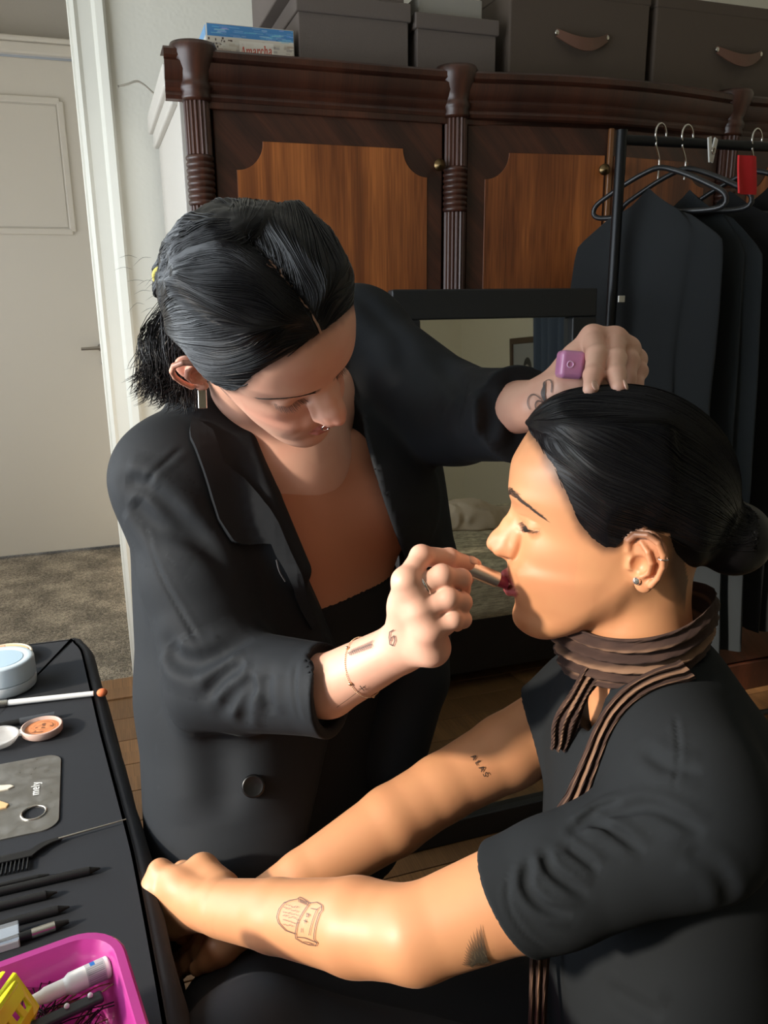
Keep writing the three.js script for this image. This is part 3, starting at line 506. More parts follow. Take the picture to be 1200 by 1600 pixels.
// ---------- a head in its own frame: x forward, y up, z to its right, centimetres, origin between the ears ----------
function makeHead(q) {
  const H = {}, v = (x, y, z) => V(x, y, z);
  H.o = q.o; H.F = q.fwd.clone().normalize(); H.U = q.up.clone().addScaledVector(H.F, -q.up.dot(H.F)).normalize(); H.Z = V().crossVectors(H.F, H.U); H.s = 0.01 * (q.scale ?? 1);
  H.toW = (x, y, z) => H.o.clone().addScaledVector(H.F, x * H.s).addScaledVector(H.U, y * H.s).addScaledVector(H.Z, z * H.s);
  H.dirW = (x, y, z) => V().addScaledVector(H.F, x).addScaledVector(H.U, y).addScaledVector(H.Z, z).normalize();
  const is = 1 / H.s;
  H.toL = (x, y, z) => { x = (x - H.o.x) * is; y = (y - H.o.y) * is; z = (z - H.o.z) * is; return [x * H.F.x + y * H.F.y + z * H.F.z, x * H.U.x + y * H.U.y + z * H.U.z, x * H.Z.x + y * H.Z.y + z * H.Z.z]; };
  const Xp = tabulate(curve1(q.profile), -12, 12, 480), Rc = tabulate(curve1([[-10.5, 2.6], [-9, 3.0], [-7, 3.9], [-5, 4.4], [-3, 5.0], [0, 6.6], [3, 7.6], [6, 8.2], [10, 7.5]]), -12, 12, 240), Wd = tabulate(curve1(q.width ?? [[-11, 3.0], [-9.5, 4.0], [-8, 4.7], [-6, 5.35], [-3, 6.1], [0, 6.6], [3, 6.9], [6, 6.9], [10, 6.4]]), -12, 12, 240);
  const jaw = tabulate(curve1([[-3, -4.2], [-1, -5.2], [0.5, -6.8], [3, -8.9], [5, -9.9], [6.5, -10.35], [9, -10.4]]), -4, 12, 160);
  const add = new Field(), sub = new Field(), E = q.eye;
  // nose: ridge, ball, wings
  q.ridge.forEach((p, i) => { if (i) add.cap(v(q.ridge[i - 1][0], q.ridge[i - 1][1], 0), v(p[0], p[1], 0), q.ridge[i - 1][2], p[2], 0.5); });
  const nt = q.noseTip, bz = q.noseW ?? 1;
  for (const s of [-1, 1]) {
    add.ell(v(nt[0] - 1.3, nt[1] - 0.35, 1.0 * s * bz), v(1, -0.1, -0.3 * s), v(0, 1, 0), 0.85, 0.58, 0.48, 0.4); add.cap(v(nt[0] - 2.35, nt[1] - 0.5, 1.35 * s), v(nt[0] - 2.9, nt[1] + 1.6, 1.6 * s), 0.42, 0.4, 0.8);
    add.cap(v(nt[0] - 1.6, nt[1] + 0.6, 0.7 * s), v(nt[0] - 2.9, nt[1] + 2.8, 1.0 * s), 0.6, 0.5, 1.0);
    sub.ell(v(nt[0] - 1.05, nt[1] - 1.15, 0.58 * s * bz), v(1, -0.1, -0.5 * s), v(0, 1, 0), 0.46, 0.4, 0.24, 0.15);
  }
  // lips
  const L = q.lip;
  const up = [v(L.ux, L.uy, 0), v(L.ux - 0.25, L.uy - 0.02, 0.75), v(L.ux - 0.9, L.uy - 0.3, 1.6), v(L.cx, L.cy, L.cz)], lw = [v(L.lx, L.ly, 0), v(L.lx - 0.15, L.ly, 0.8), v(L.lx - 0.75, L.ly + 0.2, 1.6), v(L.cx, L.cy, L.cz)];
  const lipU = new Field(), lipL = new Field();
  for (const s of [-1, 1]) { const m = (p) => v(p.x, p.y, p.z * s); lipU.chain(up.map(m), [0.38, 0.37, 0.3, 0.17], 0.15); lipL.chain(lw.map(m), [0.48, 0.47, 0.36, 0.18], 0.15); }
  const gap = new Field(); for (const s of [-1, 1]) gap.chain([v(L.gx, L.gy, 0), v(L.gx - 0.35, L.gy, 0.9 * s), v(L.cx + 0.15, L.cy, (L.cz - 0.25) * s)], [L.gap, L.gap * 0.9, 0.05], 0.1);
  H.E = E; H.L = L;
  // ears
  const ear = new Field(), earCut = new Field();
  for (const s of [-1, 1]) {
    const B = v(-1.25 + (q.earX ?? 0), 0.05 + (q.earY ?? 0), (q.earZ ?? 7.0) * s), tilt = q.earTilt ?? 0.42, fx = v(Math.cos(tilt), 0, -Math.sin(tilt) * s), fy = v(q.earLean ?? 0.13, 1, 0.12 * s).normalize(), out = v(Math.sin(tilt), -0.08, Math.cos(tilt) * s).normalize();
    const es = q.earS ?? 1, Q = (a, b, c = 0) => B.clone().addScaledVector(fx, a * es).addScaledVector(fy, b * es).addScaledVector(out, c * es);
    const hx = [[0.55, -0.1, 0.1], [1.05, 0.8, 0.2], [1.0, 1.75, 0.35], [0.35, 2.45, 0.5], [-0.65, 2.6, 0.62], [-1.5, 2.05, 0.7], [-1.9, 1.05, 0.72], [-1.85, -0.05, 0.7], [-1.45, -1.1, 0.62], [-0.85, -1.95, 0.52]].map(([a, b, c]) => Q(a, b, c + 0.15));
    ear.chain(hx, [0.2, 0.25, 0.27, 0.28, 0.28, 0.28, 0.27, 0.26, 0.26, 0.3], 0.12);
    ear.chain([[0.0, 1.7, 0.35], [-0.6, 1.0, 0.62], [-0.85, 0.1, 0.7], [-0.6, -0.85, 0.62], [-0.05, -1.3, 0.5]].map(([a, b, c]) => Q(a, b, c)), [0.2, 0.27, 0.3, 0.3, 0.26], 0.2);
    ear.ell(Q(-0.1, -2.1, 0.35), fx, fy, 0.78, 0.85, 0.34, 0.35);
    ear.ell(Q(-0.35, 0.3, 0.05), fx, fy, 1.75, 2.55, 0.38, 0.25);
    ear.cap(Q(1.0, -0.75, 0.25), Q(0.85, -0.1, 0.35), 0.33, 0.3, 0.3);
    ear.ell(Q(0.25, -0.2, -0.5), fx, fy, 1.3, 1.9, 0.7, 0.5);
    earCut.ell(Q(0.15, -0.3, 0.75), fx, fy, 0.72, 0.85, 0.75, 0.2);
    H['earQ' + s] = (a, b, c) => { const p = Q(a, b, c); return H.toW(p.x, p.y, p.z); };
    H['earO' + s] = H.dirW(out.x, out.y, out.z); H['earF' + s] = H.dirW(fx.x, fx.y, fx.z); H['earU' + s] = H.dirW(fy.x, fy.y, fy.z);
  }
  const cr = q.cran ?? [0.3, 4.4, 9.35, 8.5, 7.15];
  const ellip = (x, y, z, rx, ry, rz) => { const u = x / rx, w = y / ry, t = z / rz, l = Math.sqrt(u * u + w * w + t * t), g = Math.sqrt((u / rx) ** 2 + (w / ry) ** 2 + (t / rz) ** 2); return g < 1e-9 ? -rz : l * (l - 1) / g; };
  H.skull = (x, y, z) => {
    const az = Math.abs(z), rc = Rc(y);
    let X = Xp(y) - z * z / (2 * rc) - 0.0011 * z * z * z * z * (1 - 0.45 * sstep(0.5, 4, y));
    // orbits, brow ridge, cheek bone and cheek
    const ez = az - E.z, ey = y - E.y;
    X -= E.depth * Math.exp(-(ez * ez) / 2.9 - (ey * ey) / (ey > 0 ? 1.3 : 1.0)) * sstep(0.3, 1.6, az);
    X += 0.3 * Math.exp(-((az - 3.0) ** 2) / 5 - ((y - E.y - 2.0 - 0.12 * az) ** 2) / 0.55);
    X += 0.55 * Math.exp(-((az - 4.6) ** 2) / 2.4 - ((y - E.y + 2.1) ** 2) / 2.2);
    X += (q.cheek ?? 0.35) * Math.exp(-((az - 3.6) ** 2) / 2.2 - ((y - E.y + 5.2) ** 2) / 3.2);
    X -= 0.1 * Math.exp(-((az - 2.1 - 0.25 * (E.y - 2.2 - y)) ** 2) / 0.25) * sstep(-6.5, -4.5, y) * sstep(-1.2, -2.6, y);
    let d = (x - X) * 0.82;
    d = smax(d, az - Wd(y), 2.2);
    d = smax(d, (jaw(x) + 0.055 * z * z - y) * 0.8, 1.5);
    d = smax(d, -1.5 - x, 1.0); d = smax(d, y - 10.5, 1.5);
    d = smin(d, ellip(x - cr[0], y - cr[1], z, cr[2], cr[3], cr[4]), 1.3);
    return d;
  };
  H.dl = (x, y, z) => {
    let d = H.skull(x, y, z);
    if (d < 5) {
      const az = Math.abs(z);
      if (x > 4) {
        // closed lids over the ball, with a crease above
        const bx = x - E.x, by = y - E.y, bz2 = az - E.z, ball = Math.sqrt(bx * bx + by * by + bz2 * bz2) - E.r;
        d = smin(d, ball, 0.35);
        d = smin(d, add.d(x, y, z), 0.45);
        const sd = sub.d(x, y, z); d = smax(d, -sd, 0.15);
        d = smin(d, lipU.d(x, y, z), 0.22); d = smin(d, lipL.d(x, y, z), 0.22);
        d = smax(d, -gap.d(x, y, z), 0.12);
        const cr2 = Math.abs(y - (E.y + E.crease + 0.1 * (1 - bz2 * bz2))) ; d += 0.07 * Math.exp(-cr2 * cr2 / 0.014) * Math.exp(-bz2 * bz2 / 1.4) * sstep(1.7, 1.2, Math.abs(bz2)) * (x > E.x ? 1 : 0);
        const ll = y - H.lidY(bz2); d += 0.05 * Math.exp(-ll * ll / 0.006) * sstep(1.5, 1.1, Math.abs(bz2)) * (x > E.x ? 1 : 0);
      }
      if (x < 3 && az > 4) { let e = ear.d(x, y, z); e = smax(e, -earCut.d(x, y, z), 0.2); d = smin(d, e, 0.35); }
    }
    return d;
  };
  H.lidY = (b) => E.y - E.close + 0.22 * b * b * (b > 0 ? 0.5 : 0.9);
  H.d = (x, y, z) => { const l = H.toL(x, y, z); return H.dl(l[0], l[1], l[2]) * H.s; };
  H.lipAmount = (x, y, z) => x < 6 ? 0 : Math.max(sstep(0.16, 0.02, lipU.d(x, y, z)), sstep(0.14, 0.02, lipL.d(x, y, z)));
  H.lipCut = gap; H.add = add;
  H.grad = (f, x, y, z, e = 0.05) => { const d = f(x, y, z); return V(f(x + e, y, z) - d, f(x, y + e, z) - d, f(x, y, z + e) - d).normalize(); };
  // drop a point on a local field along its gradient
  H.snap = (f, p, off = 0) => { for (let i = 0; i < 4; i++) { const d = f(p.x, p.y, p.z) - off, g = H.grad(f, p.x, p.y, p.z); p.addScaledVector(g, -d); } return p; };
  return H;
}
// many thin tapered strands in one mesh; each is a list of points with a radius
function strands(list, sides = 3) {
  let n = 0, m = 0; for (const s of list) { n += s.pts.length * sides; m += (s.pts.length - 1) * sides * 6; }
  const P = new Float32Array(n * 3), N = new Float32Array(n * 3), I = new Uint32Array(m); let vi = 0, ii = 0; const t = V(), a = V(), b = V();
  for (const s of list) {
    const L = s.pts.length, base = vi;
    for (let i = 0; i < L; i++) {
      t.subVectors(s.pts[Math.min(i + 1, L - 1)], s.pts[Math.max(i - 1, 0)]).normalize(); a.set(0.31, 0.87, 0.39).cross(t).normalize(); b.crossVectors(t, a);
      const u = i / (L - 1), r = s.r * (s.taper === 0 ? 1 : Math.min(1, 0.35 + 3 * u) * Math.min(1, 0.12 + 3.2 * (1 - u)));
      for (let k = 0; k < sides; k++) { const w = 2 * Math.PI * k / sides, c = Math.cos(w), d = Math.sin(w), nx = a.x * c + b.x * d, ny = a.y * c + b.y * d, nz = a.z * c + b.z * d; P[3 * vi] = s.pts[i].x + nx * r; P[3 * vi + 1] = s.pts[i].y + ny * r; P[3 * vi + 2] = s.pts[i].z + nz * r; N[3 * vi] = nx; N[3 * vi + 1] = ny; N[3 * vi + 2] = nz; vi++; }
    }
    for (let i = 0; i < L - 1; i++) for (let k = 0; k < sides; k++) { const q = base + i * sides + k, w = base + i * sides + (k + 1) % sides; I[ii++] = q; I[ii++] = w; I[ii++] = q + sides; I[ii++] = w; I[ii++] = w + sides; I[ii++] = q + sides; }
  }
  const g = new THREE.BufferGeometry(); g.setAttribute('position', new THREE.BufferAttribute(P, 3)); g.setAttribute('normal', new THREE.BufferAttribute(N, 3)); g.setIndex(new THREE.BufferAttribute(I, 1)); return g;
}
// a hand from its joints: five finger chains rooted in a palm
function hand(F, n, o = {}) {
  const j = (f, i) => K[n + '_' + f + i], w = K[n + '_w'], s = o.s ?? 1;
  const rad = { i: [0.0105, 0.0092, 0.0082, 0.0068], m: [0.0107, 0.0094, 0.0083, 0.0068], r: [0.0102, 0.009, 0.0079, 0.0064], p: [0.0092, 0.0079, 0.0069, 0.0057], t: [0.0145, 0.0118, 0.01, 0.0078] };
  for (const f of 'imrp') { F.cap(w, j(f, 0), (o.wr ?? 0.017) * s, 0.0108 * s, 0.008); }
  F.cap(j('i', 0), j('m', 0), 0.0112 * s, 0.0112 * s, 0.008).cap(j('m', 0), j('r', 0), 0.0112 * s, 0.0105 * s, 0.008).cap(j('r', 0), j('p', 0), 0.0105 * s, 0.0095 * s, 0.008);
  for (const f of 'imrpt') {
    const G = new Field(); G.chain([0, 1, 2, 3].map((i) => j(f, i)), rad[f].map((r) => r * s * (o[f] ?? 1)), 0.003);
    for (let i = 1; i < 3; i++) G.cap(j(f, i), j(f, i).clone().addScaledVector(V(0, 1, 0), 1e-4), rad[f][i] * s * 1.05, rad[f][i] * s * 1.05, 0.004);
    const c = j(f, 1).clone().lerp(j(f, 2), 0.5); let R0 = 0; for (let i = 0; i < 4; i++) R0 = Math.max(R0, c.distanceTo(j(f, i)) + 0.016);
    F.fn(c, R0, (x, y, z) => G.d(x, y, z), f === 't' ? 0.008 : 0.0032);
  }
  if (o.web !== 0) F.cap(j('t', 0), j('t', 1), 0.0165 * s, 0.0125 * s, 0.012).cap(j('t', 1), j('i', 0).clone().lerp(w, 0.35), 0.0105 * s, 0.0105 * s, 0.014);
}

// eyebrow hairs and lashes as fine strands on the face
function faceHair(H, brow, opt) {
  const hit = (y, z) => { let x = 13; for (let i = 0; i < 60; i++) { const d = H.dl(x, y, z); if (d < 0.004) break; x -= Math.max(d * 0.8, 0.004); } return x; };
  const B2 = [], L2 = [];
  for (const s of [-1, 1]) {
    const bl = [], ll = [];
    for (let i = 0; i < 230; i++) {
      const u = Math.pow(rnd(), 0.9) * (brow.length - 1.001), k = Math.floor(u), t = u - k, w = opt.browW * (1 - 0.65 * u / (brow.length - 1)), z = lerp(brow[k][0], brow[k + 1][0], t), y = lerp(brow[k][1], brow[k + 1][1], t) + (rnd() - 0.5) * 2 * w;
      const dz = brow[k + 1][0] - brow[k][0], dy = brow[k + 1][1] - brow[k][1], l = Math.hypot(dz, dy), len = 0.42 + 0.25 * rnd(), up = 0.16 * (1 - u / (brow.length - 1)) - 0.05, pts = [];
      for (let m = 0; m <= 4; m++) { const q = len * m / 4, zz = z + dz / l * q, yy = y + (dy / l + up * (1 - m / 6)) * q; pts.push(H.toW(hit(yy, zz * s) + 0.02 + 0.03 * Math.sin(m / 4 * 3), yy, zz * s)); }
      bl.push({ pts, r: 0.00018 });
    }
    for (let i = 0; i < 40; i++) {
      const b = lerp(-1.15, 1.3, (i + rnd() * 0.6) / 40), z = H.E.z + b, y = H.lidY(b) - 0.03, x = hit(y, z * s), len = opt.lash * (0.75 + 0.35 * rnd()) * (0.75 + 0.25 * Math.sin((b + 1.2) / 2.5 * 3)), out = 0.28 * b + 0.1 * (rnd() - 0.5), pts = [];
      for (let m = 0; m <= 5; m++) { const q = m / 5; pts.push(H.toW(x - 0.02 + len * 0.86 * q, y - len * (0.62 * q - 0.22 * q * q), (z + out * len * q) * s)); }
      ll.push({ pts, r: 0.00021 });
    }
    B2.push(strands(bl)); L2.push(strands(ll));
  }
  return [B2, L2];
}
// ---------- materials of people ----------
const skinBump = tex(256, 256, (u, v) => 0.5 + 0.5 * (wn(u, v, 128, 71) - 0.5) + 0.3 * (wn(u, v, 48, 72) - 0.5), false);
const skinMat = phy({ vertexColors: true, roughness: 0.46, sheen: 0.25, sheenColor: new THREE.Color(0.9, 0.6, 0.45), sheenRoughness: 0.6 });
const hairMat = phy({ color: new THREE.Color(0.008, 0.0075, 0.009), roughness: 0.27, specularIntensity: 0.75 });
const hairBase = phy({ color: new THREE.Color(0.006, 0.0055, 0.0065), roughness: 0.45, specularIntensity: 0.6 });
const lashMat = std({ color: new THREE.Color(0.01, 0.008, 0.007), roughness: 0.5 });
const browMat = std({ color: new THREE.Color(0.045, 0.028, 0.02), roughness: 0.6 });
const silver = std({ color: rgb(225, 222, 218), metalness: 1, roughness: 0.18 });
const teeMat = phy({ color: rgb(35, 38, 41), roughness: 0.92, specularIntensity: 0.25 });
const suitMat = phy({ color: rgb(36, 39, 43), roughness: 0.7, specularIntensity: 0.3, sheen: 0.04, sheenColor: new THREE.Color(0.6, 0.65, 0.7), sheenRoughness: 0.4 });
const mixc = (a, b, t) => [lerp(a[0], b[0], t), lerp(a[1], b[1], t), lerp(a[2], b[2], t)];
const lin = (r, g, b) => rgb(r, g, b).toArray();
const plane3 = (a, b, c, side) => { const n = b.clone().sub(a).cross(c.clone().sub(a)).normalize(); if (n.dot(side.clone().sub(a)) > 0) n.negate(); const w = n.dot(a); return (x, y, z) => n.x * x + n.y * y + n.z * z - w; }; // > 0 away from side
const mix = (a, b, t) => a.clone().lerp(b, t);
const offset = (p, d, t) => p.clone().addScaledVector(d, t);

// hair that starts at a hairline (polygon in the head's side view, cm) and swells from it
function hairField(H, poly, T, extra) {
  const sd = polySD(poly);
  return (x, y, z) => { const m = -sd(x, y); const sk = H.skull(x, y, z); let d = sk - (0.03 + T * sstep(-0.2, 3.2, m)); d = smax(d, -m, 0.25); if (extra) d = smin(d, extra(x, y, z), 1.2); return d; };
}
// strands that run over a hair field from start points towards a gather point
function combed(H, f, starts, target, opt) {
  const out = [];
  for (const p0 of starts) {
    let p = H.snap(f, p0.clone(), 0.02); const T = target(p), pts = [], n = opt.n ?? 16, len = opt.len * (0.5 + 0.5 * rnd()), st = len / n, off = 0.01 + 0.08 * rnd(); let dir = null;
    for (let i = 0; i <= n; i++) {
      const g = H.grad(f, p.x, p.y, p.z), d = f(p.x, p.y, p.z); p.addScaledVector(g, off * Math.min(1, i / 3) - d);
      pts.push(H.toW(p.x, p.y, p.z)); let to = T.clone().sub(p); const dist = to.length(); if (dist < 1.2) break; to.normalize(); to.addScaledVector(g, -to.dot(g)).normalize();
      if (opt.swirl) to.add(V(noise(p.x * 0.5, p.y * 0.5, p.z * 0.5), noise(p.x * 0.5 + 9, p.y * 0.5, p.z * 0.5), noise(p.x * 0.5, p.y * 0.5 + 7, p.z * 0.5)).multiplyScalar(opt.swirl)).normalize();
      dir = dir ? dir.lerp(to, 0.6).normalize() : to; p = p.clone().addScaledVector(dir, st);
    }
    if (pts.length > 3) out.push({ pts, r: opt.r * (0.6 + 0.8 * rnd()) });
  }
  return out;
}

// ---------- the seated woman ----------
const woman = thing('person', 'seated person in black t-shirt and striped brown scarf having lipstick put on', 'person', [0.5, 0, -0.6]);
const WH = makeHead({
  o: V(0.436, 1.083, -0.604), fwd: V(-0.886, 0.03, -0.464), up: V(0.033, 0.999, 0.001),
  profile: [[-10.6, 7.2], [-10.07, 8.1], [-9.27, 8.85], [-8.26, 9.08], [-7.23, 8.9], [-6.6, 9.0], [-5.9, 9.25], [-5, 9.5], [-4.2, 9.7], [-3.3, 9.85], [-2.85, 9.75], [-2, 9.2], [-1, 8.95], [0, 8.85], [1, 8.9], [2, 9.15], [2.9, 9.5], [3.5, 9.8], [4.1, 10.0], [4.9, 10.03], [6.64, 9.95], [7.87, 9.4], [9.55, 8.5], [10.5, 7.8]],
  ridge: [[9.1, 2.4, 0.6], [9.98, 0.6, 0.56], [10.9, -0.75, 0.6], [11.12, -1.38, 0.7], [10.75, -2.15, 0.34], [9.95, -2.55, 0.4]], noseTip: [11.8, -1.4],
  lip: { ux: 10.0, uy: -4.35, lx: 9.62, ly: -5.78, cx: 8.65, cy: -5.2, cz: 2.35, gx: 10.05, gy: -4.98, gap: 0.14 },
  eye: { x: 7.2, y: 1.5, z: 3.2, r: 1.22, depth: 0.85, crease: 0.62, close: 0.3 },
});
const wHairPoly = [[8.9, 9.9], [7.7, 8.6], [6.5, 7.1], [5.7, 5.6], [4.9, 4.0], [4.1, 2.6], [3.1, 1.5], [1.9, 0.75], [1.2, 0.9], [0.6, 1.9], [-1, 2.95], [-3.2, 2.2], [-3.9, 0.5], [-4.2, -1.5], [-5.2, -4], [-7.5, -6.5], [-16, -7], [-16, 22], [9.2, 22]];
const wHair = hairField(WH, wHairPoly, 1.0, (x, y, z) => { const e = Math.sqrt((x - 4.2) ** 2 + (y - 7.9) ** 2 + (z * 0.86) ** 2) - 5.3, b = Math.sqrt((x + 10.2) ** 2 + (y - 0.5) ** 2 + z * z) - 3.4; return Math.min(Math.max(e, 10.2 - y), b); });
const WF = new Field();
{
  const F = WF, L = (x, y, z) => WH.toW(x, y, z);
  F.fn(WH.toW(0, 2, 0), 0.165, WH.d, 0.012);
  F.cap(L(-2.0, -2.5, 0), L(-2.6, -10, 0), 0.05, 0.0475, 0.022).cap(L(-2.6, -10, 0), K.w_nb, 0.0475, 0.055, 0.02);
  F.cap(offset(K.w_nb, V(0, 1, 0), -0.03), mix(K.w_nb, K.w_shN, 0.8), 0.04, 0.035, 0.03).cap(offset(K.w_nb, V(0, 1, 0), -0.03), mix(K.w_nb, K.w_shF, 0.8), 0.04, 0.035, 0.03);
  F.cap(K.w_nb, K.w_ch, 0.052, 0.088, 0.03).cap(K.w_ch, K.w_be, 0.088, 0.085, 0.03).cap(K.w_be, K.w_hip, 0.085, 0.1, 0.03);
  F.chain([K.w_shN, mix(K.w_shN, K.w_elN, 0.6), K.w_elN, mix(K.w_elN, K.w_wrN, 0.28), mix(K.w_elN, K.w_wrN, 0.7), K.w_wrN], [0.05, 0.0425, 0.036, 0.0385, 0.031, 0.0265], 0.02);
  F.chain([K.w_shF, mix(K.w_shF, K.w_elF, 0.6), K.w_elF, mix(K.w_elF, K.w_wrF, 0.28), mix(K.w_elF, K.w_wrF, 0.75), K.w_wrF], [0.05, 0.042, 0.036, 0.037, 0.029, 0.025], 0.02);
  hand(F, 'wl', { wr: 0.02 }); hand(F, 'wr', { wr: 0.019 });
}
const wSkin = lin(205, 148, 105), wLip = lin(176, 84, 92), wWarm = lin(202, 134, 98), wLid = lin(206, 150, 116), wScalp = lin(120, 92, 76);
function headColor(H, base, lip, warm, brow, hairline) {
  return (x, y, z) => {
    const [a, b, c] = H.toL(x, y, z), n = noise(x * 60, y * 60, z * 60) * 0.5 + noise(x * 170, y * 170, z * 170) * 0.3, az = Math.abs(c);
    let col = mixc(base, warm, clamp(0.25 + 0.3 * n));
    if (a > -6 && a < 14 && b > -12 && b < 14 && az < 10) {
      const red = 0.75 * Math.exp(-((a - 11.3) ** 2 + (b + 1.5) ** 2 + az * az) / 2.2) + 0.55 * Math.exp(-((b - H.E.y + 3.4) ** 2 + (az - 4.4) ** 2) / 5) * (a > 4 ? 1 : 0) + 0.6 * sstep(6.9, 7.6, az) * sstep(3, 1, a);
      col = mixc(col, warm, clamp(red)); col = mixc(col, lip, 0.92 * H.lipAmount(a, b, c));
      if (brow) col = mixc(col, [0.06, 0.035, 0.024], 0.8 * brow(a, b, az));
      if (hairline) { const m = -hairline(a, b); if (m < 1.2) col = mixc(col, [0.03, 0.02, 0.018], 0.75 * sstep(-0.9, 0.2, m + 0.35 * n)); }
    }
    return col;
  };
}
const browCurve = (H, pts, w) => (a, b, az) => { if (a < 6.2) return 0; let best = 0; for (let i = 0; i < pts.length - 1; i++) { const [z0, y0] = pts[i], [z1, y1] = pts[i + 1], t = clamp(((az - z0) * (z1 - z0) + (b - y0) * (y1 - y0)) / ((z1 - z0) ** 2 + (y1 - y0) ** 2)), d = Math.hypot(az - lerp(z0, z1, t), b - lerp(y0, y1, t)), u = (i + t) / (pts.length - 1); best = Math.max(best, sstep(w * (1.15 - 0.75 * u), w * 0.3, d)); } return best * sstep(6.3, 7.1, a); };
const wBrow = [[1.0, 3.95], [2.2, 4.25], [3.4, 4.2], [4.5, 3.6], [5.2, 2.95]];
const wFine = [{ lo: V(0.436, 1.083, -0.604).add(V(-0.145, -0.13, -0.145)), hi: V(0.436, 1.083, -0.604).add(V(0.12, 0.14, 0.13)), h: 0.0019 }, bbox([...'imrpt'].flatMap((f) => [0, 1, 2, 3].map((i) => K['wl_' + f + i])).concat([K.wl_w]), 0.03, 0.0022)];
{
  const lo = V(-0.1, 0.5, -1.0), hi = V(0.68, 1.25, -0.3), wsd = polySD(wHairPoly);
  const body = skinMesh((x, y, z) => WF.d(x, y, z), lo, hi, 0.005, wFine, headColor(WH, wSkin, wLip, wWarm, browCurve(WH, wBrow, 0.42), wsd));
  wpart('body', body, skinMat, woman);
  const [wb, wl] = faceHair(WH, wBrow, { browW: 0.36, lash: 0.75 });
  wb.forEach((g) => { wpart('eyebrow', g, browMat, woman).userData.kind = 'stuff'; }); wl.forEach((g) => { wpart('eyelashes', g, lashMat, woman).userData.kind = 'stuff'; });
  const hlo = WH.toW(0, 2, 0).addScalar(-0.19), hhi = WH.toW(0, 2, 0).addScalar(0.19);
  const hair = wpart('hair', mesh3((x, y, z) => { const l = WH.toL(x, y, z); return wHair(l[0], l[1], l[2]) * 0.01; }, hlo, hhi, 0.003), hairBase, woman);
  hair.userData.label = 'sleek black hair combed back to a low bun';
  const starts = [], A = V(); for (let i = 0; i < 5200; i++) { const side = rnd() < 0.72 ? -1 : 1; if (i < 2600) { const u = rnd() * 9, k = Math.floor(u), p = wHairPoly[k], q = wHairPoly[k + 1], t = u - k; starts.push(V(lerp(p[0], q[0], t) - 0.25 * rnd(), lerp(p[1], q[1], t) + 0.3 * rnd(), side * lerp(1, 8, Math.pow(clamp(u / 6), 0.6)) * (k < 2 ? rnd() : 1))); } else starts.push(V(9 - 16 * rnd(), 3 + 11 * rnd(), side * 8 * rnd())); }
  const ok = starts.filter((p) => { const q = WH.snap(wHair, p.clone()); return Math.abs(wHair(q.x, q.y, q.z)) < 0.2 && -wsd(q.x, q.y) > -0.35; });
  const st = combed(WH, wHair, ok, (p) => V(-10.5, 1.0 + 0.15 * (p.y - 4), p.z < 0 ? -1 : 1), { n: 18, len: 16, r: 0.00042, swirl: 0.1 });
  wpart('hair_strands', strands(st), hairMat, hair).userData.kind = 'stuff';
}
// ---------- the seated woman's clothes ----------
const Lw = K.w_shF.clone().sub(K.w_shN).normalize();
const TEE = new Field();
{
  const F = TEE;
  for (const o of [-0.075, 0, 0.075]) F.chain([offset(K.w_ch, Lw, o * 0.8), offset(K.w_be, Lw, o), offset(K.w_hip, Lw, o * 1.2)], [0.096, 0.092, 0.11], 0.05);
  F.cap(K.w_shNt, K.w_shN, 0.048, 0.052, 0.03).cap(K.w_shNt, offset(K.w_nb, V(0, 1, 0), -0.01), 0.05, 0.06, 0.04).cap(K.w_shF, offset(K.w_nb, V(0, 1, 0), -0.01), 0.056, 0.06, 0.04).cap(K.w_shF, K.w_ch, 0.056, 0.09, 0.04);
  const hemN = plane3(K.w_hmA, K.w_hmB, K.w_hmN, K.w_shN), hemF = plane3(K.w_hfA, K.w_hfB, K.w_hfN, K.w_shF);
  const sN = new Field().chain([K.w_shN, mix(K.w_shN, K.w_elN, 0.5), K.w_elN], [0.055, 0.049, 0.046], 0.03), sF = new Field().chain([K.w_shF, mix(K.w_shF, K.w_elF, 0.5), K.w_elF], [0.06, 0.053, 0.047], 0.03);
  F.fn(mix(K.w_shN, K.w_elN, 0.4), 0.2, (x, y, z) => smax(sN.d(x, y, z), hemN(x, y, z), 0.004), 0.03);
  F.fn(mix(K.w_shF, K.w_elF, 0.4), 0.2, (x, y, z) => smax(sF.d(x, y, z), hemF(x, y, z), 0.004), 0.03);
}
const teeHole = new Field().cap(offset(K.w_nb, V(0, 1, 0), -0.02), WH.toW(-2.4, -8, 0), 0.05, 0.062, 0.02).cap(K.w_vee, K.w_vee2, 0.03, 0.012, 0.02);
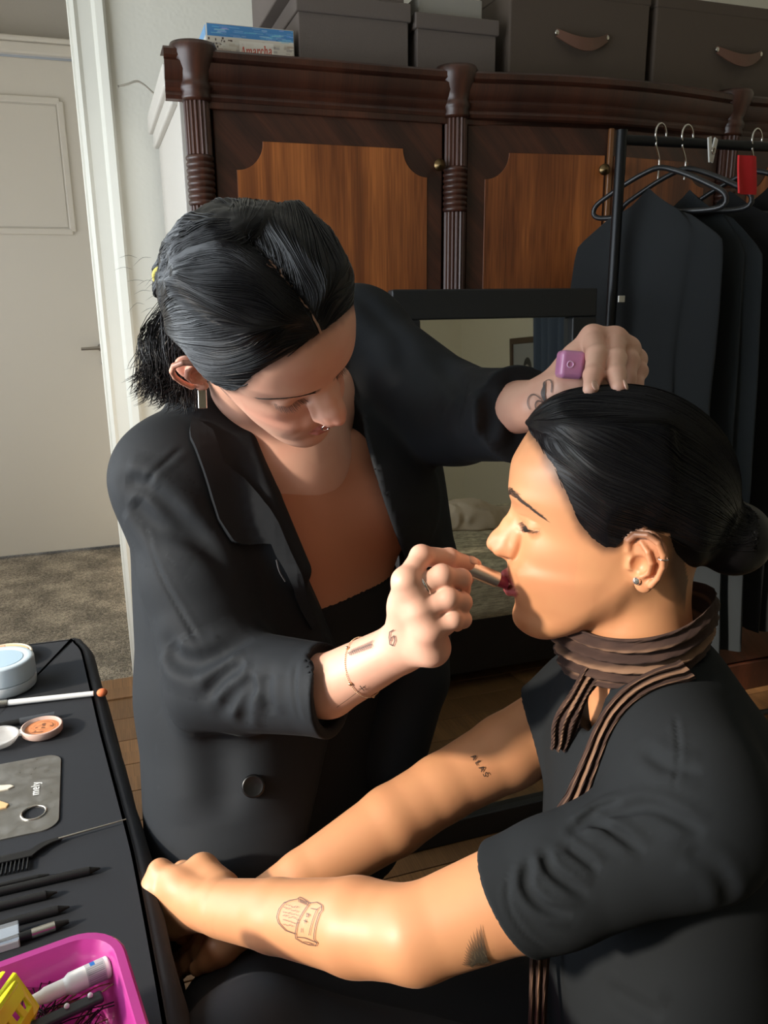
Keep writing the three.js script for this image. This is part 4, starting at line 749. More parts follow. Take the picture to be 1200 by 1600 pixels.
// creases pressed into the cloth: [points], depth, width
const crease = (list, F) => { const e = 0.002, snap = (p0) => { const p = p0.clone(); for (let i = 0; i < 4; i++) { const q = F.d(p.x, p.y, p.z), n = V(F.d(p.x + e, p.y, p.z) - q, F.d(p.x, p.y + e, p.z) - q, F.d(p.x, p.y, p.z + e) - q).normalize(); p.addScaledVector(n, -q); } return p; }; const cs = list.map(([raw, dep, w]) => { const cv = new THREE.CatmullRomCurve3(raw), pts = cv.getPoints(raw.length * 3).map(snap); const b = new THREE.Box3().setFromPoints(pts); return { pts, dep, w, c: b.getCenter(V()), R: b.getSize(V()).length() / 2 + 4 * w }; });
  return (x, y, z) => { let s = 0; for (const c of cs) { const dx = x - c.c.x, dy = y - c.c.y, dz = z - c.c.z; if (dx * dx + dy * dy + dz * dz > c.R * c.R) continue; let m = 1e9, u = 0; const n = c.pts.length - 1; for (let i = 0; i < n; i++) { const a = c.pts[i], b = c.pts[i + 1], ex = b.x - a.x, ey = b.y - a.y, ez = b.z - a.z, t = clamp(((x - a.x) * ex + (y - a.y) * ey + (z - a.z) * ez) / (ex * ex + ey * ey + ez * ez)), q = (x - a.x - t * ex) ** 2 + (y - a.y - t * ey) ** 2 + (z - a.z - t * ez) ** 2; if (q < m) { m = q; u = (i + t) / n; } } const r = Math.sqrt(m) / c.w, fade = Math.min(1, 5 * u + 0.25) * Math.min(1, 4 * (1 - u) + 0.05); if (r < 3.2) s += c.dep * fade * (Math.exp(-r * r * 1.6) - 0.45 * Math.exp(-((r - 1.7) ** 2) * 1.2)); } return s; }; };
const teeCreases = crease([
  [[V(0.2679, 0.8876, -0.4575), V(0.2612, 0.8752, -0.4444), V(0.2690, 0.8633, -0.4298), V(0.2905, 0.8554, -0.4168)], 0.0052, 0.0045], [[V(0.2815, 0.8953, -0.4560), V(0.2809, 0.8878, -0.4413), V(0.3033, 0.8712, -0.4181)], 0.0052, 0.0045],
  [[V(0.2981, 0.9013, -0.4518), V(0.3135, 0.8881, -0.4246)], 0.0037, 0.0043], [[V(0.3113, 0.9081, -0.4584), V(0.3339, 0.9165, -0.4545), V(0.3573, 0.9290, -0.4356), V(0.3726, 0.9261, -0.4122), V(0.3836, 0.9198, -0.3993)], 0.0050, 0.0058],
  [[V(0.3214, 0.9117, -0.4603), V(0.3308, 0.9112, -0.4427), V(0.3455, 0.9007, -0.4163)], 0.0045, 0.0047], [[V(0.3084, 0.9076, -0.4610), V(0.3321, 0.9159, -0.4647), V(0.3486, 0.9262, -0.4559)], 0.0037, 0.0043],
  [[V(0.4133, 0.9732, -0.4795), V(0.3935, 0.9597, -0.4491), V(0.3743, 0.9398, -0.4298)], 0.0012, 0.0026], [[V(0.2534, 0.8763, -0.4581), V(0.2487, 0.8624, -0.4471), V(0.2548, 0.8437, -0.4334), V(0.2780, 0.8163, -0.4248)], 0.0008, 0.0026],
  [[V(0.3775, 0.9515, -0.4743), V(0.3816, 0.9518, -0.4480), V(0.4012, 0.9535, -0.4288)], 0.0037, 0.0065], [[V(0.3519, 0.7290, -0.4662), V(0.3678, 0.7307, -0.4353), V(0.3807, 0.7293, -0.4192)], 0.0050, 0.0086], [[V(0.3695, 0.9082, -0.4019), V(0.3902, 0.8917, -0.3873), V(0.4111, 0.8485, -0.3916)], 0.0037, 0.0072],
], TEE);
const teeD = (x, y, z) => { let d = TEE.d(x, y, z); if (d < 0.05 && d > -0.05) { d = smax(d, -teeHole.d(x, y, z), 0.006); d += 0.8 * teeCreases(x, y, z) + 0.0012 * noise(x * 13, y * 9, z * 13); } return d; };
wpart('t_shirt', skinMesh(teeD, V(0.2, 0.44, -1.05), V(0.75, 1.1, -0.3), 0.006, [{ lo: V(0.2, 0.74, -0.56), hi: V(0.46, 1.0, -0.34), h: 0.0026 }]), teeMat, woman);
{
  // trousers: thighs, knees and shins down to the floor, shoes
  const F = new Field(), dn = V(0, -1, 0), hN = offset(K.w_hip, Lw, -0.09), hF = offset(K.w_hip, Lw, 0.09), aN = V(K.w_knN.x + 0.14, 0.12, K.w_knN.z), aF = V(K.w_knF.x + 0.14, 0.12, K.w_knF.z);
  F.chain([hN, K.w_knN, aN], [0.1, 0.07, 0.05], 0.03).chain([hF, K.w_knF, aF], [0.1, 0.07, 0.05], 0.03).cap(hN, hF, 0.11, 0.11, 0.05);
  wpart('trousers', mesh3((x, y, z) => F.d(x, y, z) + 0.003 * noise(x * 12, y * 12, z * 12), V(-0.1, 0.06, -1.05), V(0.8, 0.75, -0.3), 0.008), std({ color: rgb(40, 42, 46), roughness: 0.95 }), woman);
  for (const a of [aN, aF]) { const S = new Field().cap(V(a.x + 0.02, 0.035, a.z), V(a.x - 0.14, 0.028, a.z), 0.035, 0.028, 0.02).cap(V(a.x, 0.05, a.z), V(a.x, 0.13, a.z), 0.045, 0.045, 0.03); wpart('shoe', mesh3((x, y, z) => smax(S.d(x, y, z), 0.001 - y, 0.005), V(a.x - 0.25, -0.01, a.z - 0.08), V(a.x + 0.1, 0.2, a.z + 0.08), 0.006), std({ color: rgb(22, 22, 24), roughness: 0.6 }), woman); }
}
// ---------- the standing make-up artist ----------
const artist = thing('person', 'person in black blazer bending over to put lipstick on the seated person', 'person', [0.15, 0, -0.95]);
const AH = makeHead({
  o: V(0.152, 1.262, -0.813), fwd: V(0.515, -0.59, 0.623), up: V(-0.167, 0.643, 0.747), scale: 1.0,
  width: [[-11, 2.6], [-9.5, 3.4], [-8, 4.0], [-6, 4.75], [-3, 5.75], [0, 6.5], [3, 6.9], [6, 6.9], [10, 6.4]],
  profile: [[-10.8, 7.3], [-10.2, 8.2], [-9.4, 8.9], [-8.4, 9.1], [-7.3, 8.8], [-6.6, 8.95], [-5.9, 9.2], [-5, 9.4], [-4.2, 9.6], [-3.3, 9.75], [-2.85, 9.65], [-2, 9.2], [-1, 8.95], [0, 8.85], [1, 8.9], [2, 9.1], [2.9, 9.4], [3.5, 9.7], [4.1, 9.95], [4.9, 10.0], [6.64, 9.85], [7.87, 9.4], [9.55, 8.4], [10.5, 7.6]],
  ridge: [[9.05, 2.3, 0.6], [10.0, 0.9, 0.58], [10.95, -0.6, 0.62], [11.4, -1.35, 0.64], [10.8, -2.15, 0.36], [9.95, -2.6, 0.4]], noseTip: [12.05, -1.35], noseW: 0.95,
  lip: { ux: 9.8, uy: -4.4, lx: 9.45, ly: -5.45, cx: 8.4, cy: -4.95, cz: 2.45, gx: 10.0, gy: -4.92, gap: 0.05 },
  eye: { x: 7.2, y: 1.2, z: 3.2, r: 1.22, depth: 0.85, crease: 0.55, close: 0.35 }, earX: 0.35, earTilt: 0.75, earZ: 7.1, earLean: 0.05, earS: 1.12,
});
const aHairPoly = [[8.8, 9.3], [7.6, 7.8], [6.6, 6.2], [5.9, 4.6], [4.9, 3.0], [3.7, 1.2], [2.4, -0.1], [1.3, 0.2], [0.9, 1.8], [-0.8, 3.0], [-3.0, 2.4], [-3.9, 0.5], [-4.2, -1.5], [-5.2, -4], [-7.5, -6.0], [-16, -6.5], [-16, 22], [9.2, 22]];
const aHair = (() => {
  const sd = polySD(aHairPoly);
  return (x, y, z) => { const m = -sd(x, y), az = Math.abs(z), partW = lerp(1, sstep(0.14, 0.3, az) * (0.2 + 0.8 * sstep(0, 3.4, az)), sstep(-1.5, 0.5, x)), sk = AH.skull(x, y, z); const bump = 0.3 * sstep(0, -5, x) * (noise(x * 0.55, y * 0.55, z * 0.55)) + 0.14 * sstep(1, -4, x) * noise(x * 1.4, y * 1.4, z * 1.4); let d = sk - (0.03 + (1.25 * sstep(-0.2, 3.0, m) + bump) * (0.02 + 0.98 * partW)); d = smax(d, -m, 0.25); const bun = Math.sqrt((x + 9.6) ** 2 + ((y - 1.5) * 0.8) ** 2 + ((z - 1.0) * 0.8) ** 2) - 3.0 - 0.35 * noise(x * 0.8, y * 0.8, z * 0.8); return smin(d, bun, 1.0); };
})();
const AF = new Field();
{
  const F = AF, L = (x, y, z) => AH.toW(x, y, z);
  F.fn(AH.toW(0, 2, 0), 0.168, AH.d, 0.012);
  F.cap(L(-2.6, -3, 0), K.a_neckmid, 0.047, 0.047, 0.018).cap(K.a_neckmid, K.a_neck, 0.05, 0.058, 0.02);
  F.cap(K.a_neck, mix(K.a_neck, K.a_shN, 0.85), 0.055, 0.04, 0.04).cap(K.a_neck, mix(K.a_neck, K.a_shF, 0.85), 0.055, 0.04, 0.04);
  F.cap(K.a_neck, mix(K.a_chN, K.a_chF, 0.5), 0.06, 0.09, 0.05).cap(mix(K.a_chN, K.a_chF, 0.5), mix(K.a_waN, K.a_waF, 0.5), 0.09, 0.085, 0.05);
  F.chain([K.a_shN, K.a_elN, mix(K.a_elN, K.a_foreN, 0.5), K.a_foreN, K.a_wrN], [0.045, 0.036, 0.036, 0.0305, 0.0232], 0.025);
  F.chain([K.a_shF, K.a_elF, mix(K.a_elF, K.a_wrF, 0.3), K.a_wrF], [0.045, 0.036, 0.036, 0.0245], 0.025);
  hand(F, 'rh', { wr: 0.0175 }); F.cap(K.rh_hyp, K.rh_p0, 0.0145, 0.0105, 0.012).cap(K.rh_w, K.rh_hyp, 0.018, 0.0145, 0.012);
  hand(F, 'lh', { wr: 0.018 });
}
const aSkin = lin(226, 181, 158), aLip = lin(186, 112, 104), aWarm = lin(214, 146, 126);
const aBrow = [[1.2, 2.5], [2.3, 2.75], [3.5, 2.85], [4.6, 2.5], [5.3, 2.0]];
{
  const lo = V(-0.05, 0.6, -1.3), hi = V(0.6, 1.5, -0.5), asd = polySD(aHairPoly), c = AH.toW(1, 1, 0);
  const hb = (n) => bbox([...'imrpt'].flatMap((f) => [0, 1, 2, 3].map((i) => K[n + '_' + f + i])).concat([K[n + '_w']]), 0.03, 0.0019);
  const body = skinMesh((x, y, z) => AF.d(x, y, z), lo, hi, 0.005, [{ lo: c.clone().addScalar(-0.145), hi: c.clone().addScalar(0.145), h: 0.002 }, hb('rh'), hb('lh')], headColor(AH, aSkin, aLip, aWarm, browCurve(AH, aBrow, 0.5), asd));
  wpart('body', body, skinMat, artist);
  const [ab, al] = faceHair(AH, aBrow, { browW: 0.42, lash: 0.9 });
  ab.forEach((g) => { wpart('eyebrow', g, browMat, artist).userData.kind = 'stuff'; }); al.forEach((g) => { wpart('eyelashes', g, lashMat, artist).userData.kind = 'stuff'; });
  const hc = AH.toW(-1, 3, 0);
  const hair = wpart('hair', mesh3((x, y, z) => { const l = AH.toL(x, y, z); return aHair(l[0], l[1], l[2]) * AH.s; }, hc.clone().addScalar(-0.2), hc.clone().addScalar(0.2), 0.0024), hairBase, artist);
  hair.userData.label = 'black hair parted in the middle, pinned up with loose ends';
  const starts = []; for (let i = 0; i < 6500; i++) { const side = rnd() < 0.75 ? 1 : -1; if (i < 2200) starts.push(V(9 - 11 * rnd(), 13 - 4 * rnd(), side * (0.3 + 0.25 * rnd()))); else if (i < 3600) { const u = rnd() * 7, k = Math.floor(u), p = aHairPoly[k], q = aHairPoly[k + 1], t = u - k; starts.push(V(lerp(p[0], q[0], t) - 0.2 * rnd(), lerp(p[1], q[1], t) + 0.3 * rnd(), side * lerp(0.6, 8, Math.pow(clamp(u / 6), 0.6)))); } else starts.push(V(8 - 16 * rnd(), 1 + 12 * rnd(), side * (1 + 7 * rnd()))); }
  const ok = starts.filter((p) => { const q = AH.snap(aHair, p.clone()); return Math.abs(aHair(q.x, q.y, q.z)) < 0.2 && -asd(q.x, q.y) > -0.35; });
  const st = combed(AH, aHair, ok, (p) => p.x > -4 ? V(-7.5, 1.5 - 0.3 * (8 - p.x) * 0.3, p.z > 0 ? 6.0 : -6.0) : V(-10, 0, p.z > 0 ? 2 : -2), { n: 18, len: 15, r: 0.00045, swirl: 0.1 });
  wpart('hair_strands', strands(st), hairMat, hair).userData.kind = 'stuff';
}
// clothes
const La = K.a_shF.clone().sub(K.a_shN).normalize();
const TORSO = new Field();
{
  const F = TORSO;
  F.chain([K.a_chN, K.a_waN, K.a_hiN], [0.09, 0.088, 0.1], 0.06).chain([K.a_chF, K.a_waF, K.a_hiF], [0.08, 0.08, 0.1], 0.06);
  F.cap(mix(K.a_chN, K.a_chF, 0.5), mix(K.a_waN, K.a_waF, 0.5), 0.1, 0.095, 0.06);
  F.cap(K.a_neck, mix(K.a_chN, K.a_chF, 0.45), 0.066, 0.09, 0.06);
  F.cap(K.a_buN, offset(K.a_buN, La, 0.01), 0.062, 0.062, 0.05).cap(K.a_buF, offset(K.a_buF, La, 0.01), 0.062, 0.062, 0.05);
}
{
  const hole = new Field().cap(mix(K.a_neck, K.a_neckmid, 0.5), K.a_neckmid, 0.06, 0.07, 0.02);
  const top = mesh3((x, y, z) => smax(smax(TORSO.d(x, y, z), -hole.d(x, y, z), 0.006), 0.92 - y, 0.006) + 0.0015 * noise(x * 18, y * 10, z * 18), V(-0.05, 0.55, -1.3), V(0.6, 1.25, -0.6), 0.005);
  wpart('top', top, phy({ color: rgb(196, 134, 104), roughness: 0.8, sheen: 0.2, sheenColor: new THREE.Color(0.8, 0.6, 0.5) }), artist);
}
const JAC = new Field();
{
  const F = JAC, t = 0.024;
  const open = plane3(K.a_lapT, K.a_lapB, offset(mix(K.a_lapT, K.a_lapB, 0.5), V(0.25, -0.05, -0.97), 0.2), K.a_shN);
  const openLow = plane3(K.a_pe2, K.a_pe3, offset(mix(K.a_pe2, K.a_pe3, 0.5), V(0.25, -0.05, -0.97), 0.2), K.a_shN);
  const openFar = plane3(V(0.30, 1.13, -0.93), V(0.365, 0.85, -0.86), V(0.42, 1.0, -1.15), K.a_shF);
  const tor = (x, y, z) => { const d = TORSO.d(x, y, z) - t; return smax(d, Math.min(Math.max(open(x, y, z), openLow(x, y, z)), openFar(x, y, z)), 0.008); };
  F.fn(mix(K.a_chN, K.a_hiF, 0.5), 0.55, tor, 0.03);
  F.cap(K.a_shN, offset(K.a_neckmid, V(-0.35, 0.1, -0.93), 0.06), 0.058, 0.05, 0.04).cap(offset(K.a_neckmid, V(-0.35, 0.1, -0.93), 0.07), K.a_shF, 0.05, 0.062, 0.04);
  F.cap(K.a_shN, K.a_chN, 0.06, 0.07, 0.04).cap(K.a_shF, K.a_chF, 0.062, 0.07, 0.04);
  F.chain([K.a_shN, mix(K.a_shN, K.a_elN, 0.5), K.a_elN], [0.058, 0.058, 0.056], 0.025);
  const cn = K.a_wrN.clone().sub(K.a_elN).normalize().add(V(0.25, -0.25, 0)).normalize(), cutN = (x, y, z) => (x - K.a_cuffN.x) * cn.x + (y - K.a_cuffN.y) * cn.y + (z - K.a_cuffN.z) * cn.z, boreN = new Field().chain([K.a_elN, K.a_foreN, K.a_wrN], [0.03, 0.0375, 0.0375], 0.01);
  const sN = new Field().chain([K.a_elN, K.a_cuffN, offset(K.a_cuffN, K.a_cuffN.clone().sub(K.a_elN).normalize(), 0.05)], [0.055, 0.044, 0.042], 0.02);
  F.fn(mix(K.a_elN, K.a_cuffN, 0.5), 0.2, (x, y, z) => smax(smax(sN.d(x, y, z), cutN(x, y, z), 0.003), -smax(boreN.d(x, y, z), -0.018 - cutN(x, y, z), 0.006), 0.004), 0.025);
  F.chain([K.a_shF, K.a_elF], [0.064, 0.058], 0.03);
  const ax = K.a_wrF.clone().sub(K.a_elF).normalize(), cf = K.a_cuffF, sF = new Field().chain([K.a_elF, cf, offset(cf, ax, 0.05)], [0.058, 0.05, 0.05], 0.02);
  F.fn(mix(K.a_elF, cf, 0.5), 0.22, (x, y, z) => smax(sF.d(x, y, z), (x - cf.x) * ax.x + (y - cf.y) * ax.y + (z - cf.z) * ax.z, 0.004), 0.025);
  F.chain([K.co1, K.co2, K.co3, K.co4, K.co5, K.co6], [0.03, 0.024, 0.022, 0.02, 0.016, 0.012], 0.02);
  F.chain([K.a_pf1, K.a_pf2, K.a_pf3, K.a_pf4], [0.06, 0.035, 0.045, 0.05], 0.03);
}
const jacCreases = crease([
  [[V(0.0095, 1.1160, -0.8661), V(0.0302, 1.1134, -0.8479), V(0.0723, 1.0684, -0.8219), V(0.1098, 1.0193, -0.8011)], 0.007, 0.011], [[V(0.0160, 1.0997, -0.8563), V(0.0356, 1.0766, -0.8389), V(0.0833, 1.0547, -0.8124)], 0.008, 0.014],
  [[V(0.0297, 1.1146, -0.8485), V(0.0753, 1.1526, -0.8556)], 0.0016, 0.004], [[V(0.0272, 1.0652, -0.8435), V(0.0347, 1.0288, -0.8157), V(0.0612, 0.9745, -0.7807), V(0.0709, 0.9549, -0.7605)], 0.0012, 0.0035],
  [[V(0.0389, 0.9589, -0.7926), V(0.0433, 0.9482, -0.7797), V(0.0616, 0.9471, -0.7610), V(0.0832, 0.9563, -0.7527), V(0.1205, 0.9684, -0.7562)], 0.009, 0.011], [[V(0.0662, 0.9209, -0.7408), V(0.0858, 0.9428, -0.7327), V(0.1058, 0.9572, -0.7238)], 0.007, 0.009],
  [[V(0.0786, 0.9066, -0.7286), V(0.0967, 0.9366, -0.7130), V(0.1113, 0.9497, -0.7043)], 0.0065, 0.0085], [[V(0.0966, 0.8963, -0.7150), V(0.1008, 0.9266, -0.7043), V(0.1114, 0.9451, -0.6998)], 0.006, 0.0075], [[V(0.1225, 0.9564, -0.6972), V(0.1169, 0.9381, -0.6888), V(0.1209, 0.9170, -0.6828)], 0.004, 0.008],
  [[V(0.1453, 0.9707, -0.6804), V(0.1376, 0.9478, -0.6616), V(0.1422, 0.9212, -0.6546)], 0.0014, 0.0035], [[V(0.0700, 0.8681, -0.7528), V(0.0795, 0.8162, -0.7741), V(0.0769, 0.7569, -0.7581)], 0.009, 0.025],
  [[V(0.3933, 1.2263, -0.9198), V(0.3620, 1.1949, -0.7934), V(0.3620, 1.1521, -0.8004)], 0.006, 0.012], [[V(0.3685, 1.2150, -0.7574), V(0.3736, 1.1830, -0.7468), V(0.3670, 1.1467, -0.7465)], 0.006, 0.01], [[V(0.4006, 1.2143, -0.7512), V(0.4035, 1.1848, -0.7461), V(0.3991, 1.1457, -0.7395)], 0.005, 0.009], [[V(0.3314, 1.3032, -1.0577), V(0.3593, 1.2552, -0.9860), V(0.3517, 1.1970, -0.9208)], 0.004, 0.014],
], JAC);
const jacD = (x, y, z) => { let d = JAC.d(x, y, z); if (d < 0.05 && d > -0.05) d += 0.8 * jacCreases(x, y, z) + 0.0016 * noise(x * 10, y * 7, z * 10); return d; };
wpart('jacket', skinMesh(jacD, V(-0.12, 0.5, -1.32), V(0.65, 1.35, -0.55), 0.006, [{ lo: V(-0.06, 0.87, -0.93), hi: V(0.25, 1.17, -0.6), h: 0.003 }]), suitMat, artist);
{
  const F = new Field(), hN = offset(K.a_hiN, V(0, 0, -1), 0.03), hF = offset(K.a_hiF, V(0, 0, -1), 0.02), kN = V(hN.x + 0.0, 0.38, hN.z - 0.12), kF = V(hF.x + 0.02, 0.38, hF.z - 0.1), fN = V(hN.x - 0.02, 0.1, hN.z - 0.2), fF = V(hF.x - 0.02, 0.1, hF.z - 0.18);
  F.cap(mix(K.a_waN, K.a_waF, 0.5), mix(hN, hF, 0.5), 0.1, 0.12, 0.05).chain([hN, kN, fN], [0.1, 0.07, 0.055], 0.04).chain([hF, kF, fF], [0.1, 0.07, 0.055], 0.04);
  wpart('trousers', mesh3((x, y, z) => smin(F.d(x, y, z), smax(TORSO.d(x, y, z) - 0.005, Math.max(y - 0.945, 0.6 - y), 0.006), 0.02) + 0.002 * noise(x * 12, y * 12, z * 12), V(-0.2, 0.05, -1.4), V(0.6, 1.0, -0.6), 0.007), std({ color: rgb(18, 18, 20), roughness: 0.95 }), artist);
  for (const a of [fN, fF]) { const S = new Field().cap(V(a.x - 0.02, 0.035, a.z), V(a.x + 0.12, 0.028, a.z + 0.1), 0.035, 0.03, 0.02).cap(V(a.x, 0.05, a.z), V(a.x, 0.12, a.z), 0.045, 0.045, 0.03); wpart('shoe', mesh3((x, y, z) => smax(S.d(x, y, z), 0.001 - y, 0.005), V(a.x - 0.1, -0.01, a.z - 0.1), V(a.x + 0.2, 0.18, a.z + 0.16), 0.006), std({ color: rgb(20, 20, 22), roughness: 0.6 }), artist); }
}
// ---------- scarf ----------
// a pleated band along a path: frames of point, width direction, outward direction and half width
function band(frames, pleats, stripe, closed = false) {
  const M = 34, P = [], C2 = [], I = [], N = frames.length;
  frames.forEach(({ p, w, n, h, t }, i) => { for (let k = 0; k < 2 * M; k++) { const out = k < M, u = out ? -1 + 2 * k / (M - 1) : 1 - 2 * (k - M) / (M - 1), pl = out ? t * (0.55 + 0.45 * Math.cos(pleats * Math.PI * u + 0.7 * Math.sin(i * 0.21) + i * 0.03)) * Math.sqrt(Math.max(0.02, 1 - u * u * 0.9)) + 0.0007 * Math.sin(i * 1.9 + u * 40) : -0.001 * (1 - u * u); const q = p.clone().addScaledVector(w, u * h).addScaledVector(n, pl); P.push(q.x, q.y, q.z); C2.push(...stripe(u, i)); } });
  const L = 2 * M; for (let i = 0; i < (closed ? N : N - 1); i++) for (let k = 0; k < L; k++) { const a = i * L + k, b = i * L + (k + 1) % L, c = ((i + 1) % N) * L + k, d = ((i + 1) % N) * L + (k + 1) % L; I.push(a, b, c, b, d, c); }
  const g = new THREE.BufferGeometry(); g.setAttribute('position', new THREE.Float32BufferAttribute(P, 3)); g.setAttribute('color', new THREE.Float32BufferAttribute(C2, 3)); g.setIndex(I); g.computeVertexNormals(); return g;
}
const scarfMat = std({ vertexColors: true, roughness: 0.95, side: THREE.DoubleSide });
{
  const dk = lin(62, 43, 37), tn = lin(136, 104, 82), stripe = (o) => (u, i) => { const n = 0.25 * noise(u * 9, i * 0.35, o), s = Math.max(sstep(0.16, 0.08, Math.abs(u + 0.12 + 0.05 * Math.sin(i * 0.1))), 0.7 * sstep(0.07, 0.03, Math.abs(u - 0.62)), 0.6 * sstep(0.06, 0.03, Math.abs(u + 0.75))); return mixc(dk, tn, clamp(s + n * 0.5)).map((c) => c * (0.85 + 0.4 * n)); };
  const fh = V(WH.F.x, 0, WH.F.z).normalize(), sh = V(-fh.z, 0, fh.x), c = V(0.459, 0.986, -0.601), loop = [];
  const grp = wpart('scarf', (() => { for (let i = 0; i < 90; i++) { const a = i / 90 * 2 * Math.PI, rd = fh.clone().multiplyScalar(Math.cos(a)).addScaledVector(sh, Math.sin(a)), w = V(0, 1, 0).addScaledVector(rd, 0.16).addScaledVector(sh, 0.0).normalize(), n = rd.clone().addScaledVector(w, -rd.dot(w)).normalize(); loop.push({ p: c.clone().addScaledVector(rd, 0.0665 + 0.003 * Math.sin(3 * a)).add(V(0, -0.013 * Math.cos(a), 0)), w, n, h: 0.029 + 0.003 * Math.sin(2 * a + 1), t: 0.0095 }); } return band(loop, 5, stripe(1), true); })(), scarfMat, woman);
  grp.userData.label = 'brown crinkled scarf with tan stripes';
  const tail = (pts, h, cam, s) => { const cv = new THREE.CatmullRomCurve3(pts), fr = []; for (let i = 0; i <= 60; i++) { const p = cv.getPointAt(i / 60); { const q = teeD(p.x, p.y, p.z), e2 = 0.003; if (q < 0.007) { const g = V(teeD(p.x + e2, p.y, p.z) - q, teeD(p.x, p.y + e2, p.z) - q, teeD(p.x, p.y, p.z + e2) - q).normalize(); p.addScaledVector(g, 0.007 - q); } } const t = cv.getTangentAt(i / 60), n = cam.clone().addScaledVector(t, -cam.dot(t)).normalize(), w = V().crossVectors(n, t).normalize(); fr.push({ p, w, n, h: h * (0.9 + 0.15 * Math.sin(i * 0.15 + s)), t: 0.0045 }); } return band(fr, 3, stripe(s)); };
  const toCam = V(-0.3, 0.35, 0.88).normalize();
  wpart('scarf_tail', tail([K.sc_a0, K.sc_a1, K.sc_a2, K.sc_a3], 0.0115, toCam, 2), scarfMat, woman);
  wpart('scarf_tail', tail([K.sc_b0, K.sc_b1, K.sc_b2, K.sc_b3, K.sc_b4, K.sc_b5, K.sc_b6, K.sc_b7], 0.0115, toCam, 3), scarfMat, woman);
}
// ---------- tattoos: ink drawn on patches of skin ----------
function patch(F, [a, b, c, d], nu = 26, nv = 26, off = 0.0004) {
  const P = [], U = [], I = [], N = [], f = (x, y, z) => F.d(x, y, z), e = 0.0008;
  for (let j = 0; j <= nv; j++) for (let i = 0; i <= nu; i++) {
    const u = i / nu, v = j / nv, p = mix(mix(a, b, u), mix(d, c, u), v); let n = V();
    for (let k = 0; k < 4; k++) { const q = f(p.x, p.y, p.z); n.set(f(p.x + e, p.y, p.z) - q, f(p.x, p.y + e, p.z) - q, f(p.x, p.y, p.z + e) - q).normalize(); p.addScaledVector(n, off - q); }
    P.push(p.x, p.y, p.z); N.push(n.x, n.y, n.z); U.push(u, 1 - v);
  }
  for (let j = 0; j < nv; j++) for (let i = 0; i < nu; i++) { const q = j * (nu + 1) + i; I.push(q, q + nu + 1, q + 1, q + 1, q + nu + 1, q + nu + 2); }
  const g = new THREE.BufferGeometry(); g.setAttribute('position', new THREE.Float32BufferAttribute(P, 3)); g.setAttribute('normal', new THREE.Float32BufferAttribute(N, 3)); g.setAttribute('uv', new THREE.Float32BufferAttribute(U, 2)); g.setIndex(I); return g;
}
const ink = (w, h, draw) => std({ map: canvasTex(w, h, (c) => { c.clearRect(0, 0, w, h); c.lineCap = c.lineJoin = 'round'; draw(c, w, h); }), transparent: true, roughness: 0.5, polygonOffset: true, polygonOffsetFactor: -1 });
const line = (c, pts, col, lw) => { c.strokeStyle = col; c.lineWidth = lw; c.beginPath(); pts.forEach(([x, y], i) => i ? c.lineTo(x, y) : c.moveTo(x, y)); c.stroke(); };
